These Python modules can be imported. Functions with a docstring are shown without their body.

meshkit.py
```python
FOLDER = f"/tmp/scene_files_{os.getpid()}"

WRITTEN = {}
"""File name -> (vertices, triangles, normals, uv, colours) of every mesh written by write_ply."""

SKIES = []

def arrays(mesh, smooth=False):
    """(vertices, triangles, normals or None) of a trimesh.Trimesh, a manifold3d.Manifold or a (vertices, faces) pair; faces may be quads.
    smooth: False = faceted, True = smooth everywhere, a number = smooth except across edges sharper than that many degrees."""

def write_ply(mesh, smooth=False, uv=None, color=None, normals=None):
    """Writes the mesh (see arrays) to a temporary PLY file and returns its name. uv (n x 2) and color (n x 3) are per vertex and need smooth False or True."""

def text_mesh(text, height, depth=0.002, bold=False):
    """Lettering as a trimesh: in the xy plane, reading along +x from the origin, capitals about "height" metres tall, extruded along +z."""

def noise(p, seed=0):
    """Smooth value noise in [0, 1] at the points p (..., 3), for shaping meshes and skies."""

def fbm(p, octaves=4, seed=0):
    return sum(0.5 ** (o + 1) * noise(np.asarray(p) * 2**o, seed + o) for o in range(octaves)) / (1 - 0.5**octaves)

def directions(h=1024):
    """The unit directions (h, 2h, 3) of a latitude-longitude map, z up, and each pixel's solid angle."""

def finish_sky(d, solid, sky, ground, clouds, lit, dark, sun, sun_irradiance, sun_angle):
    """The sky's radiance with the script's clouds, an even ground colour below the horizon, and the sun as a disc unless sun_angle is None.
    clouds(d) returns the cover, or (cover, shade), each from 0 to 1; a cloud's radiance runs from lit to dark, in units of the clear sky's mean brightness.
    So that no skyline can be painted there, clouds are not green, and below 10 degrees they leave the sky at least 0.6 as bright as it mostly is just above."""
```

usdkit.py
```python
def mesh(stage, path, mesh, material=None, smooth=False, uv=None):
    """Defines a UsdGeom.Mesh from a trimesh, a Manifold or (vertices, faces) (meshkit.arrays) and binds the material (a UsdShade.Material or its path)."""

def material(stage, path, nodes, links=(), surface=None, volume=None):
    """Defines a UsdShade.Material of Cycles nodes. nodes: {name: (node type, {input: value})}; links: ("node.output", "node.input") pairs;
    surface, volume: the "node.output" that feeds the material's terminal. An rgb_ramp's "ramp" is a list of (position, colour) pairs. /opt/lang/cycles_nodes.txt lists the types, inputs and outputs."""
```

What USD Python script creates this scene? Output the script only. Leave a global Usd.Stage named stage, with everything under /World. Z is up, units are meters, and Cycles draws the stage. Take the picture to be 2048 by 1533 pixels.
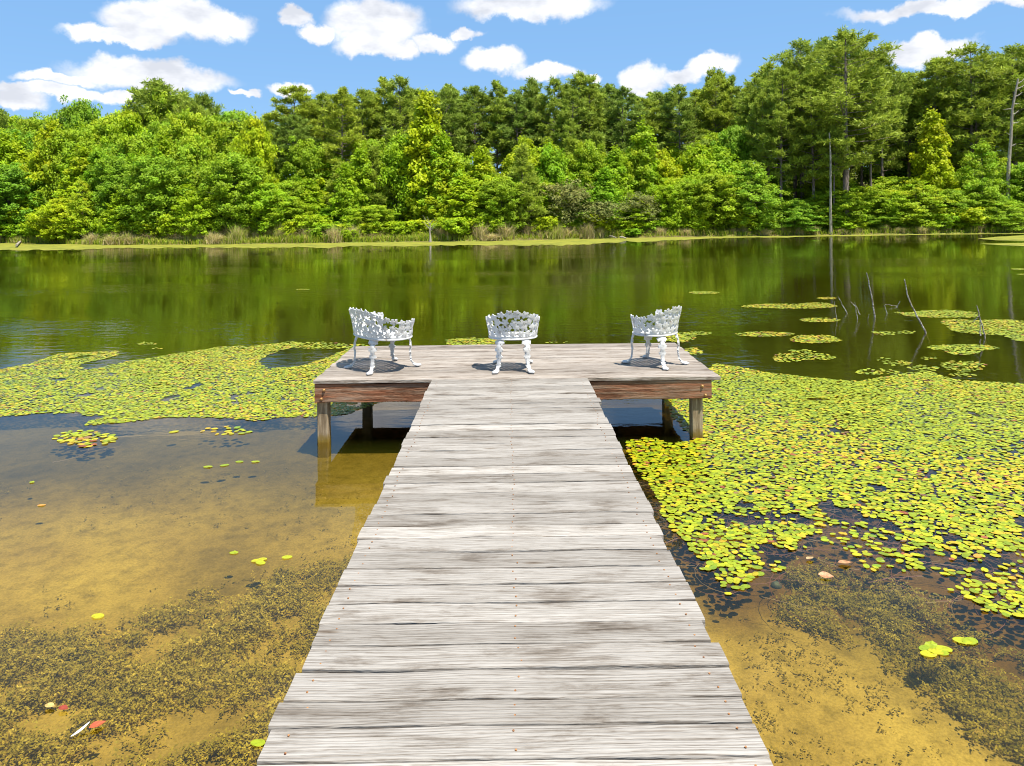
import math, random
import numpy as np, trimesh, usdkit, meshkit
import shapely
from shapely.geometry import Polygon, LineString, Point, box as sbox
from shapely import affinity
from pxr import Usd, UsdGeom, UsdLux, UsdShade, Gf, Sdf, Vt

stage = Usd.Stage.CreateInMemory()
UsdGeom.SetStageUpAxis(stage, 'Z')
UsdGeom.Xform.Define(stage, '/World')

# ---------------------------------------------------------------- camera
YAW, ROLL, CAM = 0.0064, 0.0096, np.array([-0.005, 0.0, 1.81])
FPX, SHIFT = 1415.0, 339.0            # focal length and lens shift in pixels of a 2048 wide picture
_r = np.array([math.cos(YAW), -math.sin(YAW), 0]); FWD = np.array([math.sin(YAW), math.cos(YAW), 0]); _z = np.array([0, 0, 1.0])
RIGHT = math.cos(ROLL) * _r - math.sin(ROLL) * _z
UP = math.sin(ROLL) * _r + math.cos(ROLL) * _z
camera = UsdGeom.Camera.Define(stage, '/World/camera')
camera.AddTransformOp().Set(Gf.Matrix4d(*RIGHT, 0, *UP, 0, *(-FWD), 0, *CAM, 1))
camera.CreateHorizontalApertureAttr(36.0)
camera.CreateFocalLengthAttr(FPX * 36 / 2048)
camera.CreateVerticalApertureOffsetAttr(-SHIFT / 2048 * 36)
camera.CreateClippingRangeAttr(Gf.Vec2f(0.05, 5000))
camera.CreateExposureAttr(1.1)

def ray(px, py):
    d = FWD + RIGHT * (px - 1024) / FPX - UP * (py - 766.5 + SHIFT) / FPX
    return d
def at(px, py, z=0.0):
    d = ray(px, py); t = (z - CAM[2]) / d[2]
    return CAM + d * t
def at_depth(px, py, y):
    d = ray(px, py)
    return CAM + d * (y - CAM[1]) / d[1]

# ---------------------------------------------------------------- sky and sun
SUN = np.array([0.30, -0.27, 1.0]); SUN /= np.linalg.norm(SUN)
SUN_EL, SUN_ROT = math.asin(SUN[2]), math.atan2(SUN[0], SUN[1])
sun = UsdLux.DistantLight.Define(stage, '/World/sun')
sun.CreateNormalizeAttr(True); sun.CreateIntensityAttr(1.2); sun.CreateAngleAttr(0.5); sun.CreateColorAttr(Gf.Vec3f(1.0, 0.94, 0.84))
sun.AddTransformOp().Set(Gf.Matrix4d().SetRotate(Gf.Rotation(Gf.Vec3d(0, 0, 1), Gf.Vec3d(*SUN))))
SKY_STRENGTH = 0.056
CLOUDS = [(300, 46, 76, 42), (235, 78, 78, 17), (360, 28, 62, 36), (432, 55, 60, 36), (305, 152, 125, 31), (110, 186, 96, 17),
          (120, 156, 50, 13), (32, 205, 40, 17), (230, 194, 70, 12), (748, 48, 108, 54), (585, 30, 32, 22), (632, 62, 40, 22),
          (800, 98, 46, 20), (868, 84, 55, 20), (930, 68, 34, 12), (735, 92, 70, 25), (990, 122, 70, 30), (1090, 142, 78, 20),
          (1170, 152, 32, 11), (1060, 14, 168, 30), (1287, 158, 50, 34), (1370, 152, 58, 21), (1425, 126, 52, 24),
          (1850, 100, 66, 24), (1930, 6, 150, 19), (486, 190, 30, 8), (582, 182, 46, 13)]
def build_sky():
    n, l = {}, []
    n['sky'] = ('sky_texture', {'sky_type': 'single_scattering', 'sun_disc': False, 'sun_elevation': SUN_EL, 'sun_rotation': SUN_ROT, 'aerosol_density': 0.3, 'ozone_density': 1.5})
    n['blue'] = ('mix_color', {'fac': 0.62, 'b': (2.35, 5.1, 9.3), 'use_clamp': False})
    l += [('sky.color', 'blue.a')]
    n['tc'] = ('texture_coordinate', {}); n['xyz'] = ('separate_xyz', {})
    n['az'] = ('math', {'math_type': 'arctan2'}); n['el'] = ('math', {'math_type': 'arcsine'}); n['p'] = ('combine_xyz', {})
    n['up'] = ('math', {'math_type': 'maximum', 'value2': -0.999})
    l += [('tc.generated', 'xyz.vector'), ('xyz.x', 'az.value1'), ('xyz.y', 'az.value2'), ('xyz.z', 'up.value1'), ('up.value', 'el.value1'), ('az.value', 'p.x'), ('el.value', 'p.y')]
    # the outlines billow: the angles are bent by noise before the clouds are looked up
    n['bn'] = ('noise_texture', {'scale': 21.0, 'detail': 7.0, 'roughness': 0.6})
    n['bm'] = ('vector_math', {'math_type': 'multiply', 'vector2': (0.055, 0.05, 0)}); n['q'] = ('vector_math', {'math_type': 'add'})
    l += [('tc.generated', 'bn.vector'), ('bn.color', 'bs.vector1'), ('bs.vector', 'bm.vector1'), ('p.vector', 'q.vector1'), ('bm.vector', 'q.vector2')]
    n['bs'] = ('vector_math', {'math_type': 'subtract', 'vector2': (.5, .5, .5)})
    last = None
    for i, (x, y, a, b) in enumerate(CLOUDS):
        d = ray(x, y); d = d / np.linalg.norm(d); az, el = math.atan2(d[0], d[1]), math.asin(d[2])
        k = FPX / (1 + ((x - 1024) / FPX) ** 2)
        n[f's{i}'] = ('vector_math', {'math_type': 'subtract', 'vector2': (az, el, 0)})
        n[f'm{i}'] = ('vector_math', {'math_type': 'multiply', 'vector2': (k / a, FPX / b, 0)})
        n[f'd{i}'] = ('vector_math', {'math_type': 'length'})
        l += [('q.vector', f's{i}.vector1'), (f's{i}.vector', f'm{i}.vector1'), (f'm{i}.vector', f'd{i}.vector1')]
        if last:
            n[f'x{i}'] = ('math', {'math_type': 'minimum'})
            l += [(f'{last}.value', f'x{i}.value1'), (f'd{i}.value', f'x{i}.value2')]; last = f'x{i}'
        else:
            last = f'd{i}'
    n['cov'] = ('map_range', {'range_type': 'smoothstep', 'from_min': 1.04, 'from_max': 0.62, 'to_min': 0.0, 'to_max': 1.0, 'clamp': True})
    l += [(f'{last}.value', 'cov.value')]
    # the rest of the sky: scattered cumulus of the same kind
    n['gm'] = ('mapping', {'mapping_type': 'point', 'scale': (1, 1, 2.2)}); n['gn'] = ('noise_texture', {'scale': 4.2, 'detail': 7.0, 'roughness': 0.55})
    n['gc'] = ('map_range', {'range_type': 'smoothstep', 'from_min': 0.56, 'from_max': 0.66, 'clamp': True})
    n['aa'] = ('math', {'math_type': 'absolute'}); n['am'] = ('map_range', {'from_min': 0.66, 'from_max': 0.85, 'clamp': True})
    n['em'] = ('map_range', {'from_min': 0.34, 'from_max': 0.46, 'clamp': True}); n['mx'] = ('math', {'math_type': 'maximum'}); n['gg'] = ('math', {'math_type': 'multiply'})
    n['tot'] = ('math', {'math_type': 'maximum'})
    l += [('tc.generated', 'gm.vector'), ('gm.vector', 'gn.vector'), ('gn.fac', 'gc.value'), ('az.value', 'aa.value1'), ('aa.value', 'am.value'), ('el.value', 'em.value'),
          ('am.result', 'mx.value1'), ('em.result', 'mx.value2'), ('mx.value', 'gg.value1'), ('gc.result', 'gg.value2'), ('gg.value', 'tot.value1'), ('cov.result', 'tot.value2')]
    # cloud tone: white with softly grey bellies
    n['tm'] = ('mapping', {'mapping_type': 'point', 'scale': (1, 1, 2.0), 'location': (3, 1, 0.035)}); n['tn'] = ('noise_texture', {'scale': 15.0, 'detail': 5.0, 'roughness': 0.55})
    n['tr'] = ('rgb_ramp', {'ramp': [(0.34, (6.3, 6.6, 7.3)), (0.47, (8.0, 8.2, 8.7)), (0.58, (9.6, 9.6, 9.6))]})
    n['fin'] = ('mix_color', {'use_clamp': False}); n['bg'] = ('background_shader', {'strength': SKY_STRENGTH})
    l += [('tc.generated', 'tm.vector'), ('tm.vector', 'tn.vector'), ('tn.fac', 'tr.fac'), ('tot.value', 'fin.fac'), ('blue.result', 'fin.a'), ('tr.color', 'fin.b'), ('fin.result', 'bg.color')]
    return usdkit.material(stage, '/World/Looks/sky_look', n, l, surface='bg.background')
dome = UsdLux.DomeLight.Define(stage, '/World/sky')
UsdShade.MaterialBindingAPI.Apply(dome.GetPrim()).Bind(build_sky())
dome.GetPrim().SetCustomDataByKey('kind', 'structure')

# ---------------------------------------------------------------- helpers
USED = {}
def numbered(path):
    k = USED.get(path, -1) + 1; USED[path] = k
    return path if k == 0 else f'{path}_{k:03d}'
def keys(p, label=None, cat=None, group=None, kind=None):
    for k, v in (('label', label), ('category', cat), ('group', group), ('kind', kind)):
        if v: p.SetCustomDataByKey(k, v)
    return p
def thing(name, label, cat, loc=(0, 0, 0), rotz=0.0, group=None, kind=None):
    x = UsdGeom.Xform.Define(stage, numbered('/World/' + name))
    x.AddTranslateOp().Set(Gf.Vec3d(*map(float, loc)))
    if rotz: x.AddRotateZOp().Set(float(rotz))
    return keys(x.GetPrim(), label, cat, group, kind)
def tinted(m, tint):
    tint = np.asarray(tint, np.float32)
    UsdGeom.PrimvarsAPI(m).CreatePrimvar('tint', Sdf.ValueTypeNames.Color3fArray, 'constant' if tint.ndim == 1 else 'vertex').Set(Vt.Vec3fArray.FromNumpy(np.atleast_2d(tint)))
def part(name, mesh, look, parent, smooth=False, tint=None, label=None, kind=None):
    base = str(parent.GetPath()) if parent else '/World'
    m = usdkit.mesh(stage, numbered(f'{base}/{name}'), mesh, look, smooth=smooth)
    if tint is not None: tinted(m, tint)
    return keys(m.GetPrim(), label=label, kind=kind)
def mat(name, nodes, links=(), surface=None, volume=None):
    return usdkit.material(stage, '/World/Looks/' + name, nodes, links, surface=surface, volume=volume)
def box(e, c, rot=None):
    m = trimesh.creation.box(e)
    if rot is not None: m.apply_transform(trimesh.transformations.euler_matrix(*rot))
    m.apply_translation(c); return m
def cat(ms): return trimesh.util.concatenate(ms)
def tube(pts, rad, sides=6, caps=True):
    p = np.asarray(pts, float); n = len(p)
    rad = np.broadcast_to(np.asarray(rad, float), (n,))
    t = np.gradient(p, axis=0); t /= np.linalg.norm(t, axis=1, keepdims=True) + 1e-12
    a = np.cross(t, np.where(np.abs(t[:, 2:]) < 0.92, [0, 0, 1.0], [1.0, 0, 0])); a /= np.linalg.norm(a, axis=1, keepdims=True) + 1e-12
    b = np.cross(t, a); g = np.arange(sides) * 2 * np.pi / sides
    v = (p[:, None] + rad[:, None, None] * (np.cos(g)[None, :, None] * a[:, None] + np.sin(g)[None, :, None] * b[:, None])).reshape(-1, 3)
    f = []
    for i in range(n - 1):
        for j in range(sides):
            q, r = i * sides + j, i * sides + (j + 1) % sides
            f += [(q, r, r + sides), (q, r + sides, q + sides)]
    if caps:
        v = np.vstack([v, p[:1], p[-1:]]); c0, c1 = len(v) - 2, len(v) - 1
        for j in range(sides):
            f += [(c0, (j + 1) % sides, j), (c1, (n - 1) * sides + j, (n - 1) * sides + (j + 1) % sides)]
    return trimesh.Trimesh(v, np.array(f), process=False)

def P(**k): return ('principled_bsdf', k)
# ---------------------------------------------------------------- the pond: bed, water and banks
WL = -0.69                                   # water level; the dock's top is at 0
def smooth(a, b, x):
    t = np.clip((np.asarray(x, float) - a) / (b - a), 0, 1); return t * t * (3 - 2 * t)
def fbm2(x, y, s, oct=4, seed=0):
    x = np.asarray(x, float)
    return meshkit.fbm(np.stack([x * s, np.asarray(y, float) * s, np.zeros_like(x) + seed * 7.3], -1), oct, seed)
BANK_PX = [(0, 487), (100, 488), (200, 490.5), (400, 490), (600, 487.5), (750, 485.5), (1000, 482.5), (1250, 476.5), (1400, 474), (1500, 473), (1660, 471), (1850, 468.5), (2048, 466.5)]
far_line = [at(x, y, WL)[:2] for x, y in BANK_PX]
lake = Polygon([(-70, -3.4), (-85, 8), (-90, 30), (-78, 54)] + [tuple(p) for p in far_line] + [(80, 66), (92, 40), (88, 12), (70, -3.4)])
RING = lake.exterior
def signed(x, y):
    """Distance to the shoreline, positive on land."""
    pts = shapely.points(np.ravel(x), np.ravel(y))
    d = shapely.distance(RING, pts)
    return np.where(shapely.contains(lake, pts), -d, d).reshape(np.shape(x))
def near_depth(y):
    return np.interp(y, [-3.4, -1, 2, 5, 7, 8.6, 10, 13, 18, 26], [0.0, 0.12, 0.19, 0.20, 0.175, 0.155, 0.26, 0.8, 1.8, 2.9])
def bed_z(x, y, s=None):
    s = signed(x, y) if s is None else s
    far = np.minimum(2.6, 0.16 * np.maximum(-s, 0))
    d = np.minimum(np.where(s < 0, near_depth(y), 0), far + np.where(np.asarray(y) < 12, 3, 0))
    lump = (fbm2(x, y, 0.7, 4, 3) - 0.5) * 0.06 * smooth(0, 2, -s)
    return WL - d + lump - 0.5 * np.maximum(s, 0)
def bank_z(x, y, s=None):
    s = signed(x, y) if s is None else s
    x, y = np.asarray(x, float), np.asarray(y, float)
    land = 0.03 + 0.16 * np.minimum(s, 2.5) + 0.035 * np.maximum(s - 2.5, 0) + 0.11 * np.maximum(s - 22, 0) * (y > 20)
    land = np.minimum(land, 9 + 0.02 * s) + (fbm2(x, y, 0.25, 4, 9) - 0.5) * 0.5 * smooth(0.5, 6, s)
    return WL + np.where(s > 0, land, 0.03 + 0.9 * s)
def sheet(xs, ys, zf):
    X, Y = np.meshgrid(xs, ys); s = signed(X, Y)
    Z = zf(X, Y, s); n, m = X.shape
    i = np.arange(n * m).reshape(n, m)
    f = np.stack([i[:-1, :-1], i[:-1, 1:], i[1:, 1:], i[1:, :-1]], -1).reshape(-1, 4)
    keep = slice(None)
    if zf is bank_z:      # nothing of the bank deep under the lake
        keep = (s.ravel()[f] > -2.2).any(1)
    f = f[keep]
    return trimesh.Trimesh(np.stack([X, Y, Z], -1).reshape(-1, 3), np.vstack([f[:, [0, 1, 2]], f[:, [0, 2, 3]]]), process=False)

bed_look = mat('lake_bed_look', {
    'g': ('geometry', {}), 'n1': ('noise_texture', {'scale': 0.55, 'detail': 5.0, 'roughness': 0.6}),
    'n2': ('noise_texture', {'scale': 7.0, 'detail': 6.0, 'roughness': 0.7}), 'n3': ('noise_texture', {'scale': 60.0, 'detail': 3.0}),
    'r1': ('rgb_ramp', {'ramp': [(0.3, (0.20, 0.14, 0.055)), (0.48, (0.33, 0.235, 0.088)), (0.66, (0.44, 0.325, 0.12))]}),
    'r2': ('rgb_ramp', {'ramp': [(0.34, (0.62, 0.62, 0.55)), (0.55, (1, 1, 1))]}), 'ti': ('attribute', {'attribute': 'tint'}), 'mt': ('mix_color', {'blend_type': 'multiply', 'fac': 1.0}), 'mx': ('mix_color', {'blend_type': 'multiply', 'fac': 0.9}),
    'r3': ('rgb_ramp', {'ramp': [(0.3, (0.78, 0.78, 0.74)), (0.6, (1.06, 1.06, 1.06))]}), 'mx2': ('mix_color', {'blend_type': 'multiply', 'fac': 1.0}),
    'b': ('bump', {'strength': 0.7, 'distance': 0.03}), 'p': P(roughness=0.95, specular_ior_level=0.1)},
    [('g.position', 'n1.vector'), ('g.position', 'n2.vector'), ('g.position', 'n3.vector'), ('n1.fac', 'r1.fac'), ('n2.fac', 'r2.fac'), ('n3.fac', 'r3.fac'), ('r1.color', 'mx.a'), ('r2.color', 'mx.b'),
     ('mx.result', 'mx2.a'), ('r3.color', 'mx2.b'), ('mx2.result', 'mt.a'), ('ti.color', 'mt.b'), ('mt.result', 'p.base_color'), ('n2.fac', 'b.height'), ('b.normal', 'p.normal')], 'p.BSDF')
xs = np.concatenate([np.linspace(-95, -10, 40)[:-1], np.linspace(-10, 10, 150), np.linspace(10, 95, 40)[1:]])
ys = np.concatenate([np.linspace(-6, 0, 8)[:-1], np.linspace(0, 13, 110), np.linspace(13, 84, 50)[1:]])
bed_mesh = sheet(xs, ys, bed_z)
bed = usdkit.mesh(stage, '/World/lake_bed', bed_mesh, bed_look, smooth=True)
BED_XY = np.array(bed_mesh.vertices)[:, :2]
keys(bed.GetPrim(), 'golden sandy pond bottom seen through the shallow water beside the dock', 'pond bed', kind='structure')

bank_look = mat('bank_look', {
    'g': ('geometry', {}), 'n1': ('noise_texture', {'scale': 0.35, 'detail': 6.0, 'roughness': 0.65}), 'n2': ('noise_texture', {'scale': 9.0, 'detail': 5.0, 'roughness': 0.7}),
    'r1': ('rgb_ramp', {'ramp': [(0.36, (0.10, 0.075, 0.04)), (0.5, (0.17, 0.15, 0.05)), (0.62, (0.16, 0.20, 0.035))]}),
    'r2': ('rgb_ramp', {'ramp': [(0.3, (0.5, 0.5, 0.5)), (0.6, (1.15, 1.15, 1.1))]}), 'mx': ('mix_color', {'blend_type': 'multiply', 'fac': 1.0}),
    'b': ('bump', {'strength': 1.0, 'distance': 0.08}), 'p': P(roughness=0.95, specular_ior_level=0.1)},
    [('g.position', 'n1.vector'), ('g.position', 'n2.vector'), ('n1.fac', 'r1.fac'), ('n2.fac', 'r2.fac'), ('r1.color', 'mx.a'), ('r2.color', 'mx.b'), ('mx.result', 'p.base_color'), ('n2.fac', 'b.height'), ('b.normal', 'p.normal')], 'p.BSDF')
xs = np.concatenate([np.linspace(-330, -95, 40)[:-1], np.linspace(-95, 100, 240), np.linspace(100, 330, 40)[1:]])
ys = np.concatenate([np.linspace(-60, -6, 12)[:-1], np.linspace(-6, 40, 40)[:-1], np.linspace(40, 84, 88)[:-1], np.linspace(84, 330, 60)])
bank = usdkit.mesh(stage, '/World/bank', sheet(xs, ys, bank_z), bank_look, smooth=True)
keys(bank.GetPrim(), 'grassy bank and wooded rise around the pond', 'ground', kind='structure')

# water: a clear surface with wind ripples over an amber, slightly cloudy body
water_look = mat('water_look', {
    'g': ('geometry', {}),
    'm1': ('mapping', {'mapping_type': 'point', 'scale': (0.75, 1.9, 1), 'rotation': (0, 0, 0.12)}), 'n1': ('noise_texture', {'scale': 2.6, 'detail': 3.0, 'roughness': 0.5}),
    'm2': ('mapping', {'mapping_type': 'point', 'scale': (0.6, 1.5, 1), 'rotation': (0, 0, -0.2)}), 'n2': ('noise_texture', {'scale': 9.0, 'detail': 2.0, 'roughness': 0.5}),
    'm3': ('mapping', {'mapping_type': 'point', 'scale': (0.35, 1.0, 1)}), 'n3': ('noise_texture', {'scale': 0.16, 'detail': 3.0, 'roughness': 0.5}),
    'gust': ('map_range', {'range_type': 'smoothstep', 'from_min': 0.42, 'from_max': 0.64, 'to_min': 0.22, 'to_max': 1.0, 'clamp': True}),
    'xyz': ('separate_xyz', {}), 'calm': ('map_range', {'range_type': 'smoothstep', 'from_min': 6.5, 'from_max': 13.0, 'to_min': 0.06, 'to_max': 1.0, 'clamp': True}),
    'shore': ('map_range', {'range_type': 'smoothstep', 'from_min': 38.0, 'from_max': 58.0, 'to_min': 1.0, 'to_max': 0.35, 'clamp': True}),
    'a1': ('math', {'math_type': 'multiply_add', 'value2': 0.30}), 'k': ('math', {'math_type': 'multiply'}), 'k2': ('math', {'math_type': 'multiply'}), 'h': ('math', {'math_type': 'multiply'}),
    'b': ('bump', {'strength': 1.0, 'distance': 0.013}), 'f': ('fresnel', {'IOR': 1.33}),
    't': ('transparent_bsdf', {'color': (1, 1, 1)}), 'gl': ('glossy_bsdf', {'roughness': 0.03, 'color': (1, 1, 1)}), 'm': ('mix_closure', {}),
    'v': ('volume_coefficients', {'scatter_coeffs': (0.065, 0.08, 0.010), 'absorption_coeffs': (0.74, 0.88, 2.6)})},
    [('g.position', 'm1.vector'), ('m1.vector', 'n1.vector'), ('g.position', 'm2.vector'), ('m2.vector', 'n2.vector'), ('g.position', 'm3.vector'), ('m3.vector', 'n3.vector'), ('n3.fac', 'gust.value'),
     ('g.position', 'xyz.vector'), ('xyz.y', 'calm.value'), ('xyz.y', 'shore.value'), ('n2.fac', 'a1.value1'), ('n1.fac', 'a1.value3'), ('gust.result', 'k.value1'), ('calm.result', 'k.value2'), ('k.value', 'k2.value1'), ('shore.result', 'k2.value2'),
     ('k2.value', 'h.value1'), ('a1.value', 'h.value2'), ('h.value', 'b.height'), ('b.normal', 'f.normal'), ('b.normal', 'gl.normal'),
     ('f.fac', 'm.fac'), ('t.BSDF', 'm.closure1'), ('gl.BSDF', 'm.closure2')], 'm.closure', 'v.volume')
water = usdkit.mesh(stage, '/World/water', box((188, 88, 6), (0, 37, WL - 3)), water_look)
keys(water.GetPrim(), 'green brown pond water with wind ripples and tree reflections', 'pond', kind='structure')

# ---------------------------------------------------------------- the dock
def wood(name, ramp, stain, streak=(2.8, 46.0), bump=0.5):
    """Weathered timber: grain runs along x; every board takes its own cut of the noise from its random number."""
    return mat(name, {
        'g': ('geometry', {}), 'o': ('attribute', {'attribute': 'tint'}), 'off': ('vector_math', {'math_type': 'scale', 'scale': 57.0}), 'ad': ('vector_math', {'math_type': 'add'}),
        'm1': ('mapping', {'mapping_type': 'point', 'scale': (streak[0], streak[1], streak[1])}), 'n1': ('noise_texture', {'scale': 1.0, 'detail': 7.0, 'roughness': 0.62, 'distortion': 0.35}),
        'kv': ('mapping', {'mapping_type': 'point', 'scale': (1.3, 5.5, 5.5)}), 'kn': ('voronoi_texture', {'scale': 1.0, 'randomness': 1.0}), 'kr': ('rgb_ramp', {'ramp': [(0.02, (0.42, 0.34, 0.27)), (0.05, (0.62, 0.55, 0.48)), (0.075, (0.85, 0.82, 0.79)), (0.10, (1, 1, 1))]}), 'xk': ('mix_color', {'blend_type': 'multiply', 'fac': 0.85}),
        'm2': ('mapping', {'mapping_type': 'point', 'scale': (1.5, 6.0, 6.0)}), 'n2': ('noise_texture', {'scale': 1.5, 'detail': 7.0, 'roughness': 0.68, 'distortion': 0.3}),
        'm3': ('mapping', {'mapping_type': 'point', 'scale': (0.09, 1.0, 0.6)}), 'n3': ('wave_texture', {'wave_type': 'bands', 'bands_direction': 'y', 'scale': 20.0, 'distortion': 11.0, 'detail': 4.0, 'detail_scale': 1.0, 'detail_roughness': 0.62}),
        'm4': ('mapping', {'mapping_type': 'point', 'scale': (2.2, 125.0, 125.0)}), 'n4': ('noise_texture', {'scale': 1.0, 'detail': 4.0, 'roughness': 0.7}), 'r4': ('rgb_ramp', {'ramp': [(0.37, (0.50, 0.46, 0.42)), (0.41, (0.80, 0.78, 0.76)), (0.45, (1.0, 1.0, 1.0)), (0.66, (1.05, 1.05, 1.05))]}), 'x4': ('mix_color', {'blend_type': 'multiply', 'fac': 1.0}),
        'r1': ('rgb_ramp', {'ramp': ramp}), 'r2': ('rgb_ramp', {'ramp': stain}), 'r3': ('rgb_ramp', {'ramp': [(0.0, (0.66, 0.62, 0.585)), (0.07, (0.84, 0.82, 0.80)), (0.17, (0.98, 0.98, 0.975)), (1.0, (1.03, 1.03, 1.03))]}),
        'x1': ('mix_color', {'blend_type': 'multiply', 'fac': 1.0}), 'x2': ('mix_color', {'blend_type': 'multiply', 'fac': 1.0}), 'x3': ('mix_color', {'blend_type': 'multiply', 'fac': 1.0}),
        'rr': ('rgb_ramp', {'ramp': [(0.28, (0.70, 0.685, 0.665)), (0.5, (0.87, 0.86, 0.845)), (0.72, (1.03, 1.02, 1.0))]}),
        'mh': ('math', {'math_type': 'add'}), 'b': ('bump', {'strength': bump, 'distance': 0.006}), 'p': P(roughness=0.85, specular_ior_level=0.2)},
        [('o.vector', 'off.vector1'), ('g.position', 'ad.vector1'), ('off.vector', 'ad.vector2')] +
        [(f'ad.vector', f'm{i}.vector') for i in (1, 2, 3, 4)] + [(f'm{i}.vector', f'n{i}.vector') for i in (1, 2, 3, 4)] + [(f'n{i}.fac', f'r{i}.fac') for i in (1, 2, 3, 4)] +
        [('r1.color', 'x1.a'), ('r2.color', 'x1.b'), ('x1.result', 'x2.a'), ('r3.color', 'x2.b'), ('x2.result', 'x3.a'), ('o.fac', 'rr.fac'), ('rr.color', 'x3.b'), ('x3.result', 'xk.a'), ('ad.vector', 'kv.vector'), ('kv.vector', 'kn.vector'), ('kn.distance', 'kr.fac'), ('kr.color', 'xk.b'), ('xk.result', 'x4.a'), ('r4.color', 'x4.b'), ('x4.result', 'p.base_color'),
         ('n4.fac', 'mh.value1'), ('n3.fac', 'mh.value2'), ('mh.value', 'b.height'), ('b.normal', 'p.normal')], 'p.BSDF')
GREY = [(0.28, (0.265, 0.246, 0.222)), (0.42, (0.305, 0.287, 0.264)), (0.55, (0.326, 0.309, 0.286)), (0.7, (0.342, 0.326, 0.304))]
STAIN = [(0.28, (0.38, 0.34, 0.30)), (0.38, (0.66, 0.62, 0.58)), (0.46, (0.94, 0.93, 0.915)), (0.64, (1.12, 1.12, 1.12))]
plank_look = wood('weathered_plank', GREY, STAIN)
plat_look = wood('weathered_platform_plank', [(0.28, (0.19, 0.155, 0.125)), (0.42, (0.26, 0.225, 0.195)), (0.52, (0.30, 0.27, 0.24)), (0.68, (0.34, 0.315, 0.29))], STAIN)
fascia_look = wood('red_brown_fascia', [(0.3, (0.14, 0.06, 0.035)), (0.45, (0.26, 0.12, 0.065)), (0.56, (0.28, 0.175, 0.115)), (0.7, (0.34, 0.25, 0.19))], [(0.33, (0.62, 0.6, 0.58)), (0.5, (1.0, 1.0, 1.0)), (0.62, (1.15, 1.02, 0.95))], streak=(1.6, 22.0))
beam_look = wood('dark_beam', [(0.3, (0.07, 0.045, 0.03)), (0.7, (0.2, 0.14, 0.09))], STAIN)
post_look = mat('post_wood', {
    'g': ('geometry', {}), 'm1': ('mapping', {'mapping_type': 'point', 'scale': (30, 30, 3.0)}), 'n1': ('noise_texture', {'scale': 1.0, 'detail': 6.0, 'roughness': 0.65}),
    'r1': ('rgb_ramp', {'ramp': [(0.3, (0.10, 0.07, 0.042)), (0.5, (0.22, 0.165, 0.10)), (0.68, (0.38, 0.31, 0.21))]}),
    'xyz': ('separate_xyz', {}), 'n2': ('noise_texture', {'scale': 18.0, 'detail': 3.0}), 'wz': ('math', {'math_type': 'multiply_add', 'value2': 0.12}), 'wet': ('map_range', {'from_min': WL + 0.16, 'from_max': WL + 0.08, 'clamp': True}),
    'mx': ('mix_color', {'b': (0.17, 0.115, 0.02)}), 'b': ('bump', {'strength': 0.6, 'distance': 0.01}), 'p': P(roughness=0.85, specular_ior_level=0.2)},
    [('g.position', 'm1.vector'), ('m1.vector', 'n1.vector'), ('n1.fac', 'r1.fac'), ('g.position', 'xyz.vector'), ('g.position', 'n2.vector'), ('n2.fac', 'wz.value1'), ('xyz.z', 'wz.value3'), ('wz.value', 'wet.value'),
     ('wet.result', 'mx.fac'), ('r1.color', 'mx.a'), ('mx.result', 'p.base_color'), ('n1.fac', 'b.height'), ('b.normal', 'p.normal')], 'p.BSDF')
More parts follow.
